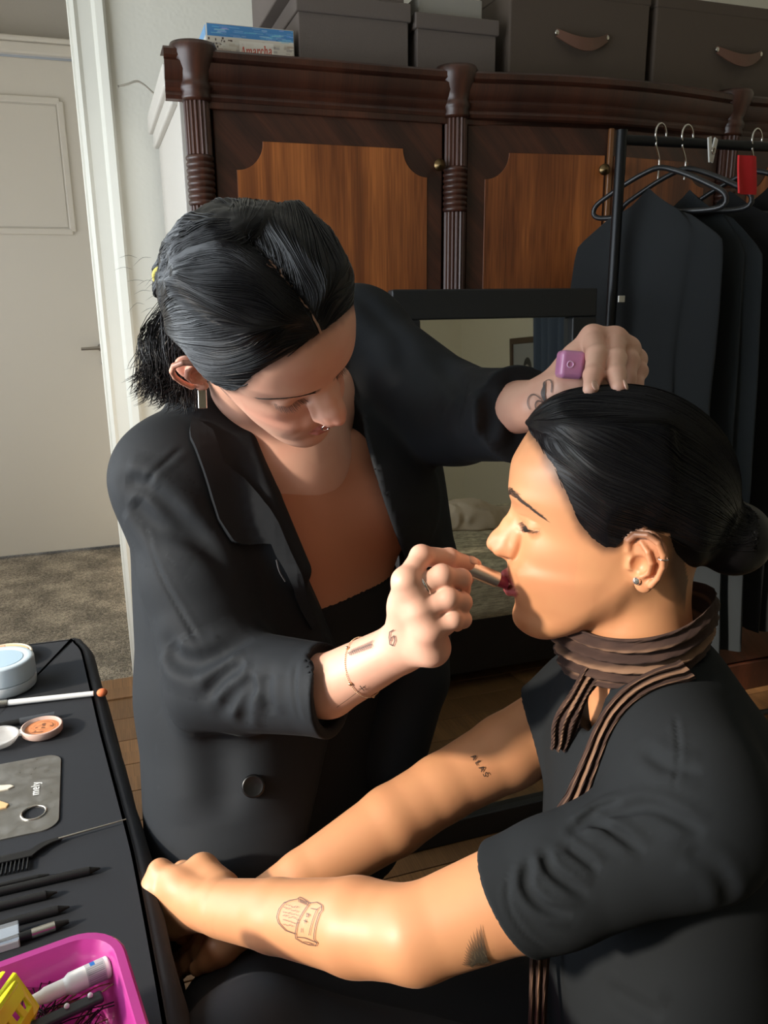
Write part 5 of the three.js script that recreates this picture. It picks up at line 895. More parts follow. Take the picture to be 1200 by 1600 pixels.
{
  const INK = 'rgba(38,40,42,0.85)', T = (n, F, q, m, owner, label) => { const t = wpart('tattoo', patch(F, q), m, owner); t.userData.label = label; };
  T('', WF, [V(0.1057, 0.7971, -0.5936), V(0.1368, 0.8213, -0.5519), V(0.1270, 0.7960, -0.5186), V(0.0979, 0.7647, -0.5641)], ink(288, 360, (c, w, h) => {
    // an unrolled scroll with writing
    line(c, [[70, 75], [40, 92], [18, 130], [10, 170], [22, 200], [60, 240], [110, 262]], INK, 5); line(c, [[70, 75], [110, 62], [122, 45], [150, 60], [185, 85], [230, 78], [262, 100], [268, 130], [255, 150]], INK, 5);
    line(c, [[185, 85], [165, 130], [130, 200], [112, 262], [110, 290], [140, 320], [175, 340], [215, 345], [228, 325]], INK, 5); line(c, [[255, 150], [232, 230], [215, 300], [228, 325], [200, 310], [160, 290], [118, 282]], INK, 5); line(c, [[200, 120], [238, 128], [262, 108]], INK, 4); line(c, [[238, 128], [212, 210], [190, 275]], INK, 4);
    line(c, [[150, 315], [180, 322], [205, 335], [180, 332]], INK, 4);
    for (let i = 0; i < 34; i++) { const u = (i % 6) / 6, v = Math.floor(i / 6) / 6, x = 40 + 95 * u + 12 * v, y = 105 + 130 * v + 25 * u - 10 + (rnd() * 8); line(c, [[x, y], [x + 5 + 6 * rnd(), y - 8 + 14 * rnd()]], 'rgba(40,42,44,0.7)', 4); }
    for (let i = 0; i < 7; i++) line(c, [[118 + i * 8, 58 + i * 3], [124 + i * 8, 82 + i * 3]], INK, 4);
    line(c, [[178, 150], [196, 160], [180, 172], [180, 150]], INK, 4); line(c, [[165, 190], [182, 200]], INK, 4); line(c, [[176, 184], [170, 206]], INK, 4); line(c, [[152, 235], [148, 255]], INK, 4);
  }), woman, 'line tattoo of a scroll on the forearm');
  T('', WF, [V(0.2156, 0.8379, -0.4678), V(0.2421, 0.8425, -0.4528), V(0.2412, 0.8005, -0.4500), V(0.2130, 0.7990, -0.4600)], ink(256, 336, (c, w, h) => {
    // overlapping feathers fanning up from the shoulder of the wing
    for (let i = 0; i < 13; i++) { const u = i / 12, bx = 120 + 70 * u, by = 300 - 30 * Math.sin(u * 3), a = lerp(-2.75, -1.68, u), L = lerp(95, 285, Math.pow(u, 1.6)), tx = bx + L * Math.cos(a), ty = by + L * Math.sin(a), nx = -Math.sin(a) * 24, ny = Math.cos(a) * 24; c.fillStyle = u > 0.9 ? 'rgba(66,62,54,0.6)' : 'rgba(72,66,56,0.5)'; c.beginPath(); c.moveTo(bx - nx, by - ny); c.quadraticCurveTo((bx + tx) / 2 - nx, (by + ty) / 2 - ny, tx, ty); c.quadraticCurveTo((bx + tx) / 2 + nx * 0.6, (by + ty) / 2 + ny * 0.6, bx + nx, by + ny); c.fill(); }
    c.fillStyle = 'rgba(66,61,52,0.62)'; c.beginPath(); c.moveTo(90, 300); c.quadraticCurveTo(120, 235, 175, 240); c.quadraticCurveTo(235, 262, 238, 330); c.lineTo(110, 334); c.fill();
    for (let i = 0; i < 46; i++) { const x = 90 + 130 * rnd(), y = 190 + 130 * rnd(); line(c, [[x, y], [x - 10 + 8 * rnd(), y - 20]], 'rgba(140,120,92,0.4)', 3); }
  }), woman, 'dark tattoo of a wing above the elbow');
  T('', WF, [V(0.3435, 0.8227, -0.6994), V(0.3530, 0.8046, -0.6806), V(0.3432, 0.7999, -0.6804), V(0.3330, 0.8188, -0.6981)], ink(256, 112, (c, w, h) => { c.fillStyle = 'rgba(48,42,40,0.9)'; c.font = 'bold 78px sans-serif'; c.textAlign = 'center'; c.textBaseline = 'middle'; [...'ALAS'].forEach((l, i) => c.fillText(l, 34 + i * 62, 58)); }), woman, 'tattoo reading ALAS on the upper arm');
  T('', AF, [V(0.2148, 1.0165, -0.6272), V(0.2202, 1.0244, -0.6053), V(0.2213, 1.0024, -0.6088), V(0.2126, 0.9984, -0.6214)], ink(128, 192, (c) => line(c, [[92, 20], [60, 40], [48, 90], [52, 150], [80, 165], [98, 120], [92, 75], [66, 95], [62, 120]], INK, 9)), artist, 'small looped tattoo on the wrist');
  T('', AF, [V(0.1890, 0.9930, -0.6560), V(0.2080, 1.0030, -0.6380), V(0.2076, 0.9890, -0.6315), V(0.1869, 0.9790, -0.6535)], ink(192, 128, (c) => { line(c, [[10, 90], [180, 50]], INK, 6); for (let i = 0; i < 13; i++) { const x = 20 + i * 13, y = 88 - i * 3.1; line(c, [[x, y], [x + 16, y - 34]], INK, 5); line(c, [[x, y], [x + 20, y + 26]], INK, 5); } }), artist, 'leaf spray tattoo on the forearm');
  T('', AF, [V(0.1717, 0.9379, -0.6492), V(0.1989, 0.9657, -0.6324), V(0.2044, 0.9548, -0.6345), V(0.1768, 0.9269, -0.6510)], ink(256, 96, (c) => { line(c, [[4, 70], [90, 60], [180, 44], [240, 34]], INK, 5); line(c, [[206, 12], [214, 66]], INK, 6); line(c, [[188, 30], [236, 46]], INK, 5); }), artist, 'thin line tattoo ending in a cross');
  T('', AF, [V(0.3975, 1.2200, -0.7108), V(0.4103, 1.2254, -0.6704), V(0.4206, 1.1888, -0.6818), V(0.3880, 1.1894, -0.6914)], ink(224, 224, (c) => { c.strokeStyle = 'rgba(70,66,66,0.7)'; c.lineWidth = 7; for (const [x, y, r, a, b] of [[60, 170, 46, 2.6, 6.0], [84, 178, 30, 2.4, 6.3], [100, 196, 26, 2.6, 6.0], [130, 176, 20, 2.8, 6.2], [165, 70, 34, 2.6, 6.6]]) { c.beginPath(); c.arc(x, y, r, a, b); c.stroke(); } for (let i = 0; i < 16; i++) { const y = 60 + i * 7; c.beginPath(); c.arc(138 - i * 2 + 8 * Math.sin(i * 0.6), y, 11, 0, 7); c.stroke(); } }), artist, 'curling ornament tattoo on the wrist');
}
// ---------- jewellery, nails, button, loose hair ----------
{
  const gold = std({ color: rgb(232, 204, 170), metalness: 1, roughness: 0.25 });
  const torus = (c, n, R0, r, arc = Math.PI * 2) => { const g = new THREE.TorusGeometry(R0, r, 10, 40, arc); g.applyQuaternion(new THREE.Quaternion().setFromUnitVectors(V(0, 0, 1), n.clone().normalize())); return g.translate(c.x, c.y, c.z); };
  // ring on the middle finger
  const fd = K.rh_m1.clone().sub(K.rh_m0).normalize(), rc = mix(K.rh_m0, K.rh_m1, 0.42);
  wpart('finger_ring', torus(rc, fd, 0.0103, 0.0013), silver, artist);
  // chain bracelet round the wrist
  const ax = K.a_wrN.clone().sub(K.a_foreN).normalize(), bc = mix(K.a_foreN, K.a_wrN, 0.56), b1 = V(0, 1, 0).addScaledVector(ax, -ax.y).normalize(), b2 = V().crossVectors(ax, b1), links = [];
  const tilt = ax.clone(); for (let i = 0; i < 96; i++) { const a = i / 96 * 2 * Math.PI, dir = b1.clone().multiplyScalar(Math.cos(a)).addScaledVector(b2, Math.sin(a)); const p = bc.clone().addScaledVector(ax, 0.006 * Math.cos(a + 0.6)); let r = 0.02; for (let k = 0; k < 30; k++) { const q = p.clone().addScaledVector(dir, r), dd = AF.d(q.x, q.y, q.z); if (dd > 0.0006) break; r += 0.0008; } const q = p.clone().addScaledVector(dir, r); links.push(new THREE.SphereGeometry(0.0006, 6, 5).scale(1.3, 1, 1).translate(q.x, q.y, q.z)); if (i % 19 === 7) links.push(new THREE.SphereGeometry(0.0017, 10, 8).translate(q.x, q.y, q.z)); }
  wpart('bracelet', merge(links), gold, artist);
  // bar earring, nose ring
  const l0 = AH.earQ1(-0.05, -2.45, 0.75), eb = box(0.0085, 0.019, 0.003, 0.0008); eb.applyQuaternion(new THREE.Quaternion().setFromRotationMatrix(new THREE.Matrix4().lookAt(V(), V(0.2, -0.25, -0.9), V(0, 1, 0)))); eb.translate(l0.x, l0.y - 0.008, l0.z + 0.002);
  wpart('earring', eb, silver, artist);
  const nr = AH.toW(11.05, -2.15, 1.35); wpart('nose_ring', torus(nr, AH.dirW(0.9, 0.1, 0.5), 0.0036, 0.0006), silver, artist);
  const ws = WH['earQ-1'](0.35, -1.75, 0.75); wpart('ear_stud', new THREE.IcosahedronGeometry(0.0036, 1).translate(ws.x, ws.y, ws.z), std({ color: rgb(235, 235, 235), metalness: 0.9, roughness: 0.08, flatShading: true }), woman);
  const wh = WH['earQ-1'](-1.85, 0.75, 0.85); wpart('ear_hoop', torus(wh, WH.U.clone(), 0.0042, 0.0006), silver, woman);
  // nails
  const nailMat = phy({ color: rgb(214, 170, 150), roughness: 0.25, clearcoat: 0.4 });
  const nail = (tip, prev, out, r, owner) => { const d = tip.clone().sub(prev).normalize(), o = out.clone().addScaledVector(d, -out.dot(d)).normalize(), w = V().crossVectors(d, o), g = new THREE.SphereGeometry(1, 18, 12).scale(0.0062, 0.0018, 0.0046); g.applyMatrix4(new THREE.Matrix4().makeBasis(d, o, w)); const c = tip.clone().addScaledVector(o, r * 0.9).addScaledVector(d, 0.0012); g.translate(c.x, c.y, c.z); wpart('fingernail', g, nailMat, owner); };
  const cam = V(-0.35, 0.35, 0.87);
  nail(K.rh_i3, K.rh_i2, V(-0.1, 0.8, 0.6), 0.0066, artist);
  nail(K.lh_i3, K.lh_i2, V(-0.2, 0.1, 0.97), 0.0066, artist); nail(K.lh_m3, K.lh_m2, V(0.25, 0.1, 0.96), 0.0066, artist);
  // bare scalp along the parting
  { const P = [], I = [], n = 40; for (let i = 0; i <= n; i++) { const x = lerp(8.9, 0.8, i / n), y = 9.2 + 5.5 * i / n, wob = 0.05 * Math.sin(i * 0.9), w = 0.13 * Math.min(1, (n - i) / 10); for (const s of [-1, 1]) { const q = AH.snap(aHair, V(x, y, wob + s * w), 0.075), p = AH.toW(q.x, q.y, q.z); P.push(p.x, p.y, p.z); } if (i < n) { const k = 2 * i; I.push(k, k + 1, k + 2, k + 1, k + 3, k + 2); } }
    const g = new THREE.BufferGeometry(); g.setAttribute('position', new THREE.Float32BufferAttribute(P, 3)); g.setIndex(I); g.computeVertexNormals(); wpart('hair_parting', g, std({ color: rgb(168, 132, 112), roughness: 0.6, side: THREE.DoubleSide }), artist); }
  // jacket button and lapel
  const bp = V(0.1114, 0.7935, -0.7640), e = 0.002, g0 = jacD(bp.x, bp.y, bp.z), bn = V(jacD(bp.x + e, bp.y, bp.z) - g0, jacD(bp.x, bp.y + e, bp.z) - g0, jacD(bp.x, bp.y, bp.z + e) - g0).normalize();
  const bg = lathe([[0, 0.0], [0.0115, 0.0], [0.0125, 0.002], [0.0118, 0.0042], [0.0098, 0.0046], [0.0085, 0.0032], [0, 0.0028]], 36); bg.applyQuaternion(new THREE.Quaternion().setFromUnitVectors(V(0, 1, 0), bn)).translate(bp.x, bp.y, bp.z);
  wpart('button', bg, phy({ color: rgb(10, 10, 11), roughness: 0.32 }), artist);
  const LO = [V(0.0865, 1.1995, -0.8681), V(0.0846, 1.1687, -0.8524), V(0.0890, 1.1392, -0.8450), V(0.1031, 1.0765, -0.8266), V(0.1174, 1.0554, -0.8185), V(0.1524, 1.0478, -0.8046), V(0.1561, 1.0321, -0.8058), V(0.1646, 1.0102, -0.8079), V(0.1977, 0.9369, -0.8225)];
  const LI = [V(0.1132, 1.1876, -0.8493), V(0.1243, 1.1513, -0.8192), V(0.1389, 1.1281, -0.8121), V(0.1503, 1.0986, -0.8025), V(0.1623, 1.0737, -0.8007), V(0.1692, 1.0525, -0.7988), V(0.1749, 1.0348, -0.7966), V(0.1849, 1.0086, -0.7962), V(0.2039, 0.9426, -0.8254)];
  { const P = [], I = [], rows = 48, M = 12, sub2 = (L, t) => { const u = t * (L.length - 1), k = Math.min(Math.floor(u), L.length - 2); return mix(L[k], L[k + 1], u - k); };
    for (let j = 0; j <= rows; j++) for (let s = 0; s < 2; s++) for (let i = 0; i <= M; i++) { const u = s ? 1 - i / M : i / M, p = mix(sub2(LO, j / rows), sub2(LI, j / rows), u); for (let k = 0; k < 3; k++) { const q = jacD(p.x, p.y, p.z), n = V(jacD(p.x + e, p.y, p.z) - q, jacD(p.x, p.y + e, p.z) - q, jacD(p.x, p.y, p.z + e) - q).normalize(); p.addScaledVector(n, (s ? 0.001 : 0.0058) - q); } P.push(p.x, p.y, p.z); }
    const L = 2 * (M + 1); for (let j = 0; j < rows; j++) for (let k = 0; k < L; k++) { const a = j * L + k, b = j * L + (k + 1) % L; I.push(a, a + L, b, b, a + L, b + L); }
    const g = new THREE.BufferGeometry(); g.setAttribute('position', new THREE.Float32BufferAttribute(P, 3)); g.setIndex(I); wpart('lapel', toCreasedNormals(g.toNonIndexed(), 0.9), suitMat, artist); }
  wpart('lapel_loop', tube([V(0.1549, 1.0325, -0.8010), V(0.1580, 1.0185, -0.8020), V(0.1640, 1.0063, -0.8040)], 0.001, 12, 6), std({ color: rgb(70, 72, 76), roughness: 0.8 }), artist);
  // loose ends of the pinned hair, fly-aways
  const lo = []; for (let i = 0; i < 900; i++) { const u = rnd(), w = rnd(), root = K.pt0.clone().lerp(AH.toW(-8.5, -2, 4.5), u).add(V((rnd() - 0.5) * 0.03, (rnd() - 0.5) * 0.03, (rnd() - 0.5) * 0.03)), mid = mix(K.pt1, AH.toW(-6, -5.5, 5.5), u * 0.8).add(V((rnd() - 0.5) * 0.035, (rnd() - 0.5) * 0.03, (rnd() - 0.5) * 0.04)), end = mix(K.pt2, K.pt3, Math.pow(u, 0.8)).add(V((rnd() - 0.5) * 0.03, (rnd() - 0.3) * 0.035, (rnd() - 0.5) * 0.04)), cv = new THREE.CatmullRomCurve3([root, mid, end, end.clone().add(V(-0.006 + 0.02 * (rnd() - 0.5), -0.006, 0.01 * (rnd() - 0.5)))]); lo.push({ pts: cv.getPoints(12), r: 0.0004 }); }
  for (let i = 0; i < 12; i++) { const p0 = AH.toW(-3 - 6 * rnd(), 3 + 9 * rnd(), 6 + 2 * rnd()), d = AH.dirW(-0.7 - rnd(), 0.4 * rnd(), 1); lo.push({ pts: new THREE.CatmullRomCurve3([p0, p0.clone().addScaledVector(d, 0.007), p0.clone().addScaledVector(d, 0.011).add(V(-0.005, -0.01 * rnd(), 0.01 * rnd()))]).getPoints(6), r: 0.00016 }); }
  wpart('loose_hair', strands(lo), hairMat, artist).userData.kind = 'stuff';
  wpart('hair_tie', torus(AH.toW(-9.4, 3.0, 3.6), AH.dirW(0.6, 0.2, 0.7), 0.012, 0.003), std({ color: rgb(224, 208, 110), roughness: 0.8 }), artist);
}
// ---------- lipstick and its cap ----------
{
  const t = thing('lipstick', 'silver lipstick with a plum bullet held to the lips', 'lipstick', K.ls1.toArray()), q = new THREE.Quaternion().setFromUnitVectors(V(0, 1, 0), K.ls1.clone().sub(K.ls0).normalize()), L = K.ls1.distanceTo(K.ls0);
  const m = (n, g, mat) => part(n, g.applyQuaternion(q), mat, t);
  m('case', lathe([[0, -L], [0.0072, -L], [0.0077, -L + 0.001], [0.0077, -0.0008], [0.0072, 0], [0.0062, -0.0006], [0, -0.0006]], 36), std({ color: rgb(226, 224, 220), metalness: 1, roughness: 0.34 }));
  const bul = new THREE.CylinderGeometry(0.0054, 0.006, 0.011, 28, 6).translate(0, 0.005, 0), bp = bul.attributes.position; for (let i = 0; i < bp.count; i++) if (bp.getY(i) > 0.006) bp.setY(i, bp.getY(i) + 0.35 * bp.getX(i)); bul.computeVertexNormals();
  m('bullet', bul, phy({ color: rgb(158, 62, 92), roughness: 0.35, clearcoat: 0.3 }));
  const c = thing('lipstick_cover', 'translucent pink cover held between the fingers on the hair', 'cover', K.cap.toArray(), 0.25);
  part('cap_shell', new RoundedBoxGeometry(0.024, 0.026, 0.02, 4, 0.005), phy({ color: rgb(222, 150, 196), roughness: 0.3, transmission: 0.15, thickness: 0, clearcoat: 0.4 }), c);
  part('cap_dimple', new THREE.TorusGeometry(0.0028, 0.0007, 8, 24), phy({ color: rgb(236, 190, 226), roughness: 0.2 }), c, [-0.003, 0.0, 0.0103]);
  c.rotation.set(-0.1, -0.25, -0.12);
}
// ---------- dressing table and what lies on it ----------
const TT = 0.735;
const clothMat = std({ color: rgb(30, 33, 39), roughness: 0.95, bumpMap: weave, bumpScale: 0.0004 });
{
  const out = [[-0.1, -1.405], [-0.075, -1.385], [-0.058, -1.33], [-0.03, -1.05], [0.0, -0.78], [0.016, -0.55], [0.024, -0.34], [0.01, -0.3], [-0.03, -0.285], [-0.55, -0.27], [-0.585, -0.3], [-0.6, -1.36], [-0.57, -1.4], [-0.5, -1.415]];
  const t = thing('table', 'dressing table under a black cloth', 'table', [-0.29, 0, -0.85]);
  const sh = new THREE.Shape(out.map(([x, z]) => new THREE.Vector2(x + 0.29, -(z + 0.85))));
  const top = new THREE.ExtrudeGeometry(sh, { depth: 0.022, bevelEnabled: false }).rotateX(-Math.PI / 2).translate(0, TT - 0.034, 0).scale(0.94, 1, 0.965);
  const wood = std({ color: rgb(90, 62, 42), roughness: 0.5 });
  part('tabletop', top, wood, t);
  for (const [x, z] of [[-0.25, -0.5], [0.2, -0.5], [-0.25, 0.5], [0.22, 0.5]]) part('leg', rodGeo(V(x, 0, z), V(x, TT - 0.03, z), 0.02, 0.026), wood, t);
  // cloth: rounded over the edge, hanging in soft folds
  const cv = new THREE.CatmullRomCurve3(out.map(([x, z]) => V(x, 0, z)), true, 'catmullrom', 0.25), N = 220, rows = [[-0.02, 0], [-0.012, -0.0008], [-0.004, -0.004], [0.0, -0.012], [0.002, -0.03], [0.006, -0.1], [0.01, -0.22], [0.014, -0.36]];
  const P = [], I = [], c = V(-0.29, 0, -0.85);
  for (let i = 0; i < N; i++) { const p = cv.getPointAt(i / N), tg = cv.getTangentAt(i / N), n = V(tg.z, 0, -tg.x); if (n.dot(p.clone().sub(c)) < 0) n.negate(); rows.forEach(([o, dy], j) => { const w = Math.max(0, -dy) * (0.05 * Math.sin(i * 2 * Math.PI * 17 / N) + 0.03 * Math.sin(i * 2 * Math.PI * 41 / N + 1)); P.push(p.x + n.x * (o + w), TT + dy, p.z + n.z * (o + w)); }); }
  const m = rows.length; for (let i = 0; i < N; i++) for (let j = 0; j < m - 1; j++) { const a = i * m + j, b = ((i + 1) % N) * m + j; I.push(a, a + 1, b, b, a + 1, b + 1); }
  const g = new THREE.BufferGeometry(); g.setAttribute('position', new THREE.Float32BufferAttribute(P, 3)); g.setIndex(I); g.computeVertexNormals();
  for (let i = 0; i < N; i++) g.attributes.normal.setXYZ(i * m, 0, 1, 0);
  const TP = [c.x, TT, c.z], TI = []; for (let i = 0; i < N; i++) { TP.push(P[i * m * 3], TT, P[i * m * 3 + 2]); TI.push(0, 1 + (i + 1) % N, 1 + i); }
  const tg = new THREE.BufferGeometry(); tg.setAttribute('position', new THREE.Float32BufferAttribute(TP, 3)); tg.setAttribute('normal', new THREE.Float32BufferAttribute(TP.map((_, i) => i % 3 === 1 ? 1 : 0), 3)); tg.setIndex(TI);
    const tc = thing('tablecloth', 'black cloth draped over the dressing table', 'tablecloth', [-0.29, TT - 0.36, -0.85]); const cloth = mergeGeometries([g, tg]); wpart('cloth', cloth, clothMat, tc);
}
const white = std({ color: rgb(238, 238, 236), roughness: 0.35 }), black = std({ color: rgb(18, 18, 20), roughness: 0.4 }), clear = phy({ color: rgb(235, 240, 245), transmission: 0.85, roughness: 0.08, thickness: 0.0, ior: 1.45 });
{
  // wheel of concealers
  const cw = thing('concealer_wheel', 'open round wheel of beige concealers at the far end of the table', 'makeup', [-0.195, TT, -1.335], 0.3);
  part('pan', lathe([[0, 0], [0.041, 0], [0.044, 0.003], [0.044, 0.012], [0.041, 0.013], [0.04, 0.009], [0, 0.009]]), std({ color: rgb(222, 205, 180), roughness: 0.4 }), cw);
  const tones = [[232, 196, 150], [214, 168, 128], [238, 214, 178], [205, 152, 118], [226, 182, 140]];
  tones.forEach((c, i) => { const s = new THREE.Shape(), a0 = i * 2 * Math.PI / 5 + 0.05, a1 = (i + 1) * 2 * Math.PI / 5 - 0.05; s.absarc(0, 0, 0.0385, a0, a1, false); s.absarc(0, 0, 0.012, a1, a0, true); part('concealer', new THREE.ExtrudeGeometry(s, { depth: 0.002, bevelEnabled: true, bevelSize: 0.0008, bevelThickness: 0.0008, bevelSegments: 2, curveSegments: 12 }).rotateX(-Math.PI / 2).translate(0, 0.009, 0), std({ color: rgb(...c), roughness: 0.5 }), cw); });
  part('centre_dot', lathe([[0, 0.012], [0.009, 0.012], [0.01, 0.009]]), std({ color: rgb(160, 130, 108), roughness: 0.5 }), cw);
  // jar of powder
  const jar = thing('powder_jar', 'white round powder jar with a pale blue lid', 'jar', [-0.185, TT, -1.235]);
  part('jar_body', lathe([[0, 0], [0.042, 0], [0.046, 0.004], [0.047, 0.016], [0.044, 0.018], [0, 0.018]]), phy({ color: rgb(232, 238, 242), roughness: 0.15, transmission: 0.25, thickness: 0.0 }), jar);
  part('lid', lathe([[0, 0.046], [0.032, 0.046], [0.036, 0.048], [0.043, 0.048], [0.0465, 0.045], [0.047, 0.02], [0.0455, 0.018], [0, 0.018]]), std({ color: rgb(206, 220, 230), roughness: 0.3 }), jar);
  part('lid_label', lathe([[0, 0.0468], [0.031, 0.0468], [0.0315, 0.046]]), std({ color: rgb(178, 204, 222), roughness: 0.35 }), jar);
  // lip brush
  const br = thing('makeup_brush', 'slim white brush with an orange tip reaching over the table edge', 'brush', [-0.045, TT + 0.006, -1.153]);
  const bd = V(-0.99, 0, -0.11);
  part('brush_handle', rodGeo(bd.clone().multiplyScalar(0.012), bd.clone().multiplyScalar(0.24), 0.0038, 0.0048, 14), white, br);
  part('ferrule', rodGeo(bd.clone().multiplyScalar(0.13), bd.clone().multiplyScalar(0.16), 0.0053, 0.0055, 14), nickel, br);
  part('bristle_tip', new THREE.SphereGeometry(0.0062, 16, 12).scale(1.25, 1, 1), std({ color: rgb(226, 120, 72), roughness: 0.7 }), br);
  // black pen with grey cap
  const pen = thing('eyeliner_pen', 'black pen with a grey cap lying by the hinged compact', 'pen', [-0.108, TT + 0.005, -1.108]), pd = V(-1, 0, 0.06).normalize();
  part('cap', rodGeo(V(0, 0, 0), pd.clone().multiplyScalar(0.045), 0.0048, 0.005, 14), std({ color: rgb(70, 74, 80), roughness: 0.35 }), pen);
  part('barrel', rodGeo(pd.clone().multiplyScalar(0.045), pd.clone().multiplyScalar(0.15), 0.0042, 0.0042, 14), black, pen);
  // hinged compact
  const co = thing('powder_compact', 'open hinged compact of coral powder with a clear lid', 'makeup', [-0.122, TT, -1.07]);
  part('pan', lathe([[0, 0], [0.021, 0], [0.026, 0.004], [0.0265, 0.012], [0.024, 0.013], [0.0225, 0.009], [0, 0.009]]), phy({ color: rgb(240, 205, 190), roughness: 0.2, transmission: 0.3, thickness: 0 }), co);
  part('powder', lathe([[0, 0.0105], [0.016, 0.0102], [0.0215, 0.009]]), std({ map: tex(128, 128, (u, v) => { const k = 0.9 + 0.25 * (wn(u, v, 12, 91) - 0.5); const sp = wn(u, v, 9, 93) > 0.78 ? 0.62 : 1; return [238 * k * sp, 150 * k * sp, 96 * k * sp]; }), roughness: 0.85 }), co);
  const lid = part('lid', lathe([[0, 0.002], [0.02, 0.002], [0.022, 0.003], [0.0265, 0.009], [0.0265, 0.012], [0.0235, 0.011], [0.021, 0.005], [0, 0.004]]), phy({ color: rgb(240, 238, 236), roughness: 0.12, transmission: 0.6, thickness: 0 }), co, [-0.054, 0, 0.008]);
  part('hinge', box(0.008, 0.004, 0.012, 0.001), white, co, [-0.027, 0.009, 0.004]);
  // metal mixing palette with thumb hole
  const pal = thing('mixing_palette', 'steel mixing palette smeared with foundation, with a thumb hole', 'palette', [-0.2, TT, -0.925], 0.02);
  const ps = new THREE.Shape(), pw = 0.105, ph = 0.08, rr = 0.018; ps.moveTo(-pw + rr, -ph); ps.lineTo(pw - rr, -ph); ps.absarc(pw - rr, -ph + rr, rr, -Math.PI / 2, 0); ps.lineTo(pw, ph - rr); ps.absarc(pw - rr, ph - rr, rr, 0, Math.PI / 2); ps.lineTo(-pw + rr, ph); ps.absarc(-pw + rr, ph - rr, rr, Math.PI / 2, Math.PI); ps.lineTo(-pw, -ph + rr); ps.absarc(-pw + rr, -ph + rr, rr, Math.PI, 1.5 * Math.PI);
  const hole = new THREE.Path(); hole.absarc(0.078, -0.043, 0.0125, 0, Math.PI * 2, true); ps.holes.push(hole);
  part('plate', new THREE.ExtrudeGeometry(ps, { depth: 0.0012, bevelEnabled: true, bevelSize: 0.0004, bevelThickness: 0.0004, bevelSegments: 1, curveSegments: 20 }).rotateX(-Math.PI / 2), std({ color: rgb(150, 148, 144), metalness: 0.85, roughnessMap: tex(256, 256, (u, v) => 0.32 + 0.5 * Math.abs(wn(u, v, 10, 81) - 0.5) + 0.15 * (wn(u, v, 40, 82) - 0.5), false, [6, 6]), roughness: 1 }), pal);
  part('hole_rim', new THREE.TorusGeometry(0.0132, 0.0014, 10, 36).rotateX(Math.PI / 2), nickel, pal, [0.078, 0.0018, 0.043]);
  const smear = (x, z, r, c, n) => { const s = new THREE.Shape(); for (let i = 0; i <= 24; i++) { const a = i / 24 * Math.PI * 2, q = r * (1 + 0.35 * Math.sin(3 * a + n) + 0.2 * Math.sin(5 * a + 2 * n)); i ? s.lineTo(q * 1.5 * Math.cos(a), q * Math.sin(a)) : s.moveTo(q * 1.5 * Math.cos(a), q * Math.sin(a)); } part('foundation_smear', new THREE.ExtrudeGeometry(s, { depth: 0.0012, bevelEnabled: true, bevelSize: 0.001, bevelThickness: 0.0008, bevelSegments: 2 }).rotateX(-Math.PI / 2).translate(0, 0.0016, 0), std({ color: rgb(...c), roughness: 0.35 }), pal, [x, 0, z]); };
  smear(0.028, -0.02, 0.011, [232, 222, 204], 1); smear(0.022, 0.012, 0.014, [226, 190, 140], 2.2); smear(-0.03, 0.0, 0.016, [214, 170, 128], 0.4);
  const txt = canvasTex(128, 64, (c, w, h) => { c.clearRect(0, 0, w, h); c.fillStyle = '#ffffff'; c.font = 'bold 46px sans-serif'; c.textAlign = 'center'; c.textBaseline = 'middle'; c.fillText('mely', w / 2, h / 2); });
  const tm = part('lettering', new THREE.PlaneGeometry(0.034, 0.017).rotateX(-Math.PI / 2).rotateY(Math.PI / 2), std({ map: txt, alphaMap: null, transparent: true, color: rgb(235, 235, 232), roughness: 0.5 }), pal, [0.078, 0.0022, -0.006]);
  // tail comb
  const cb = thing('tail_comb', 'black tail comb with a thin steel tail', 'comb', [-0.155, TT + 0.002, -0.805], 0);
  part('comb_spine', (() => { const s = new THREE.Shape(); s.moveTo(-0.06, -0.006); s.lineTo(0.038, -0.004); s.quadraticCurveTo(0.05, 0.012, 0.065, 0.014); s.lineTo(0.066, 0.018); s.quadraticCurveTo(0.045, 0.018, 0.036, 0.006); s.lineTo(-0.06, 0.004); s.closePath(); return new THREE.ExtrudeGeometry(s, { depth: 0.0028, bevelEnabled: true, bevelSize: 0.0005, bevelThickness: 0.0005, bevelSegments: 1 }).rotateX(-Math.PI / 2); })(), black, cb);
  for (let i = 0; i < 24; i++) part('tooth', box(0.0014, 0.0022, 0.019, 0.0004, 1), black, cb, [-0.058 + i * 0.004, 0.0012, 0.013]);
  part('steel_tail', rodGeo(V(0.063, 0.0025, -0.016), V(0.133, 0.0025, -0.026), 0.0014, 0.0007, 8), nickel, cb);
  // pencils
  [[-0.099, -0.767, 0.0026, 'thin black pencil nearest the comb', 0.0], [-0.05, -0.757, 0.0042, 'longest black pencil, reaching furthest across the cloth', 0.02], [-0.09, -0.735, 0.0042, 'black pencil second nearest the pink box', 0.03], [-0.078, -0.71, 0.0042, 'black pencil next to the silver banded brush', 0.05]].forEach(([x, z, r, l, sl]) => {
    const t = thing('makeup_pencil', l, 'pencil', [x, TT + r, z], 0, 'black pencils on the table'), d = V(-1, 0, sl).normalize();
    part('pencil_body', rodGeo(d.clone().multiplyScalar(0.01), d.clone().multiplyScalar(0.17), r, r, 10), black, t); part('pencil_tip', rodGeo(V(0, 0, 0), d.clone().multiplyScalar(0.011), 0.0008, r, 10), std({ color: rgb(12, 12, 13), roughness: 0.8 }), t);
  });
  const sb = thing('makeup_brush', 'black brush with a silver band beside the pink box', 'brush', [-0.078, TT + 0.0045, -0.69]), sd2 = V(-1, 0, 0.16).normalize();
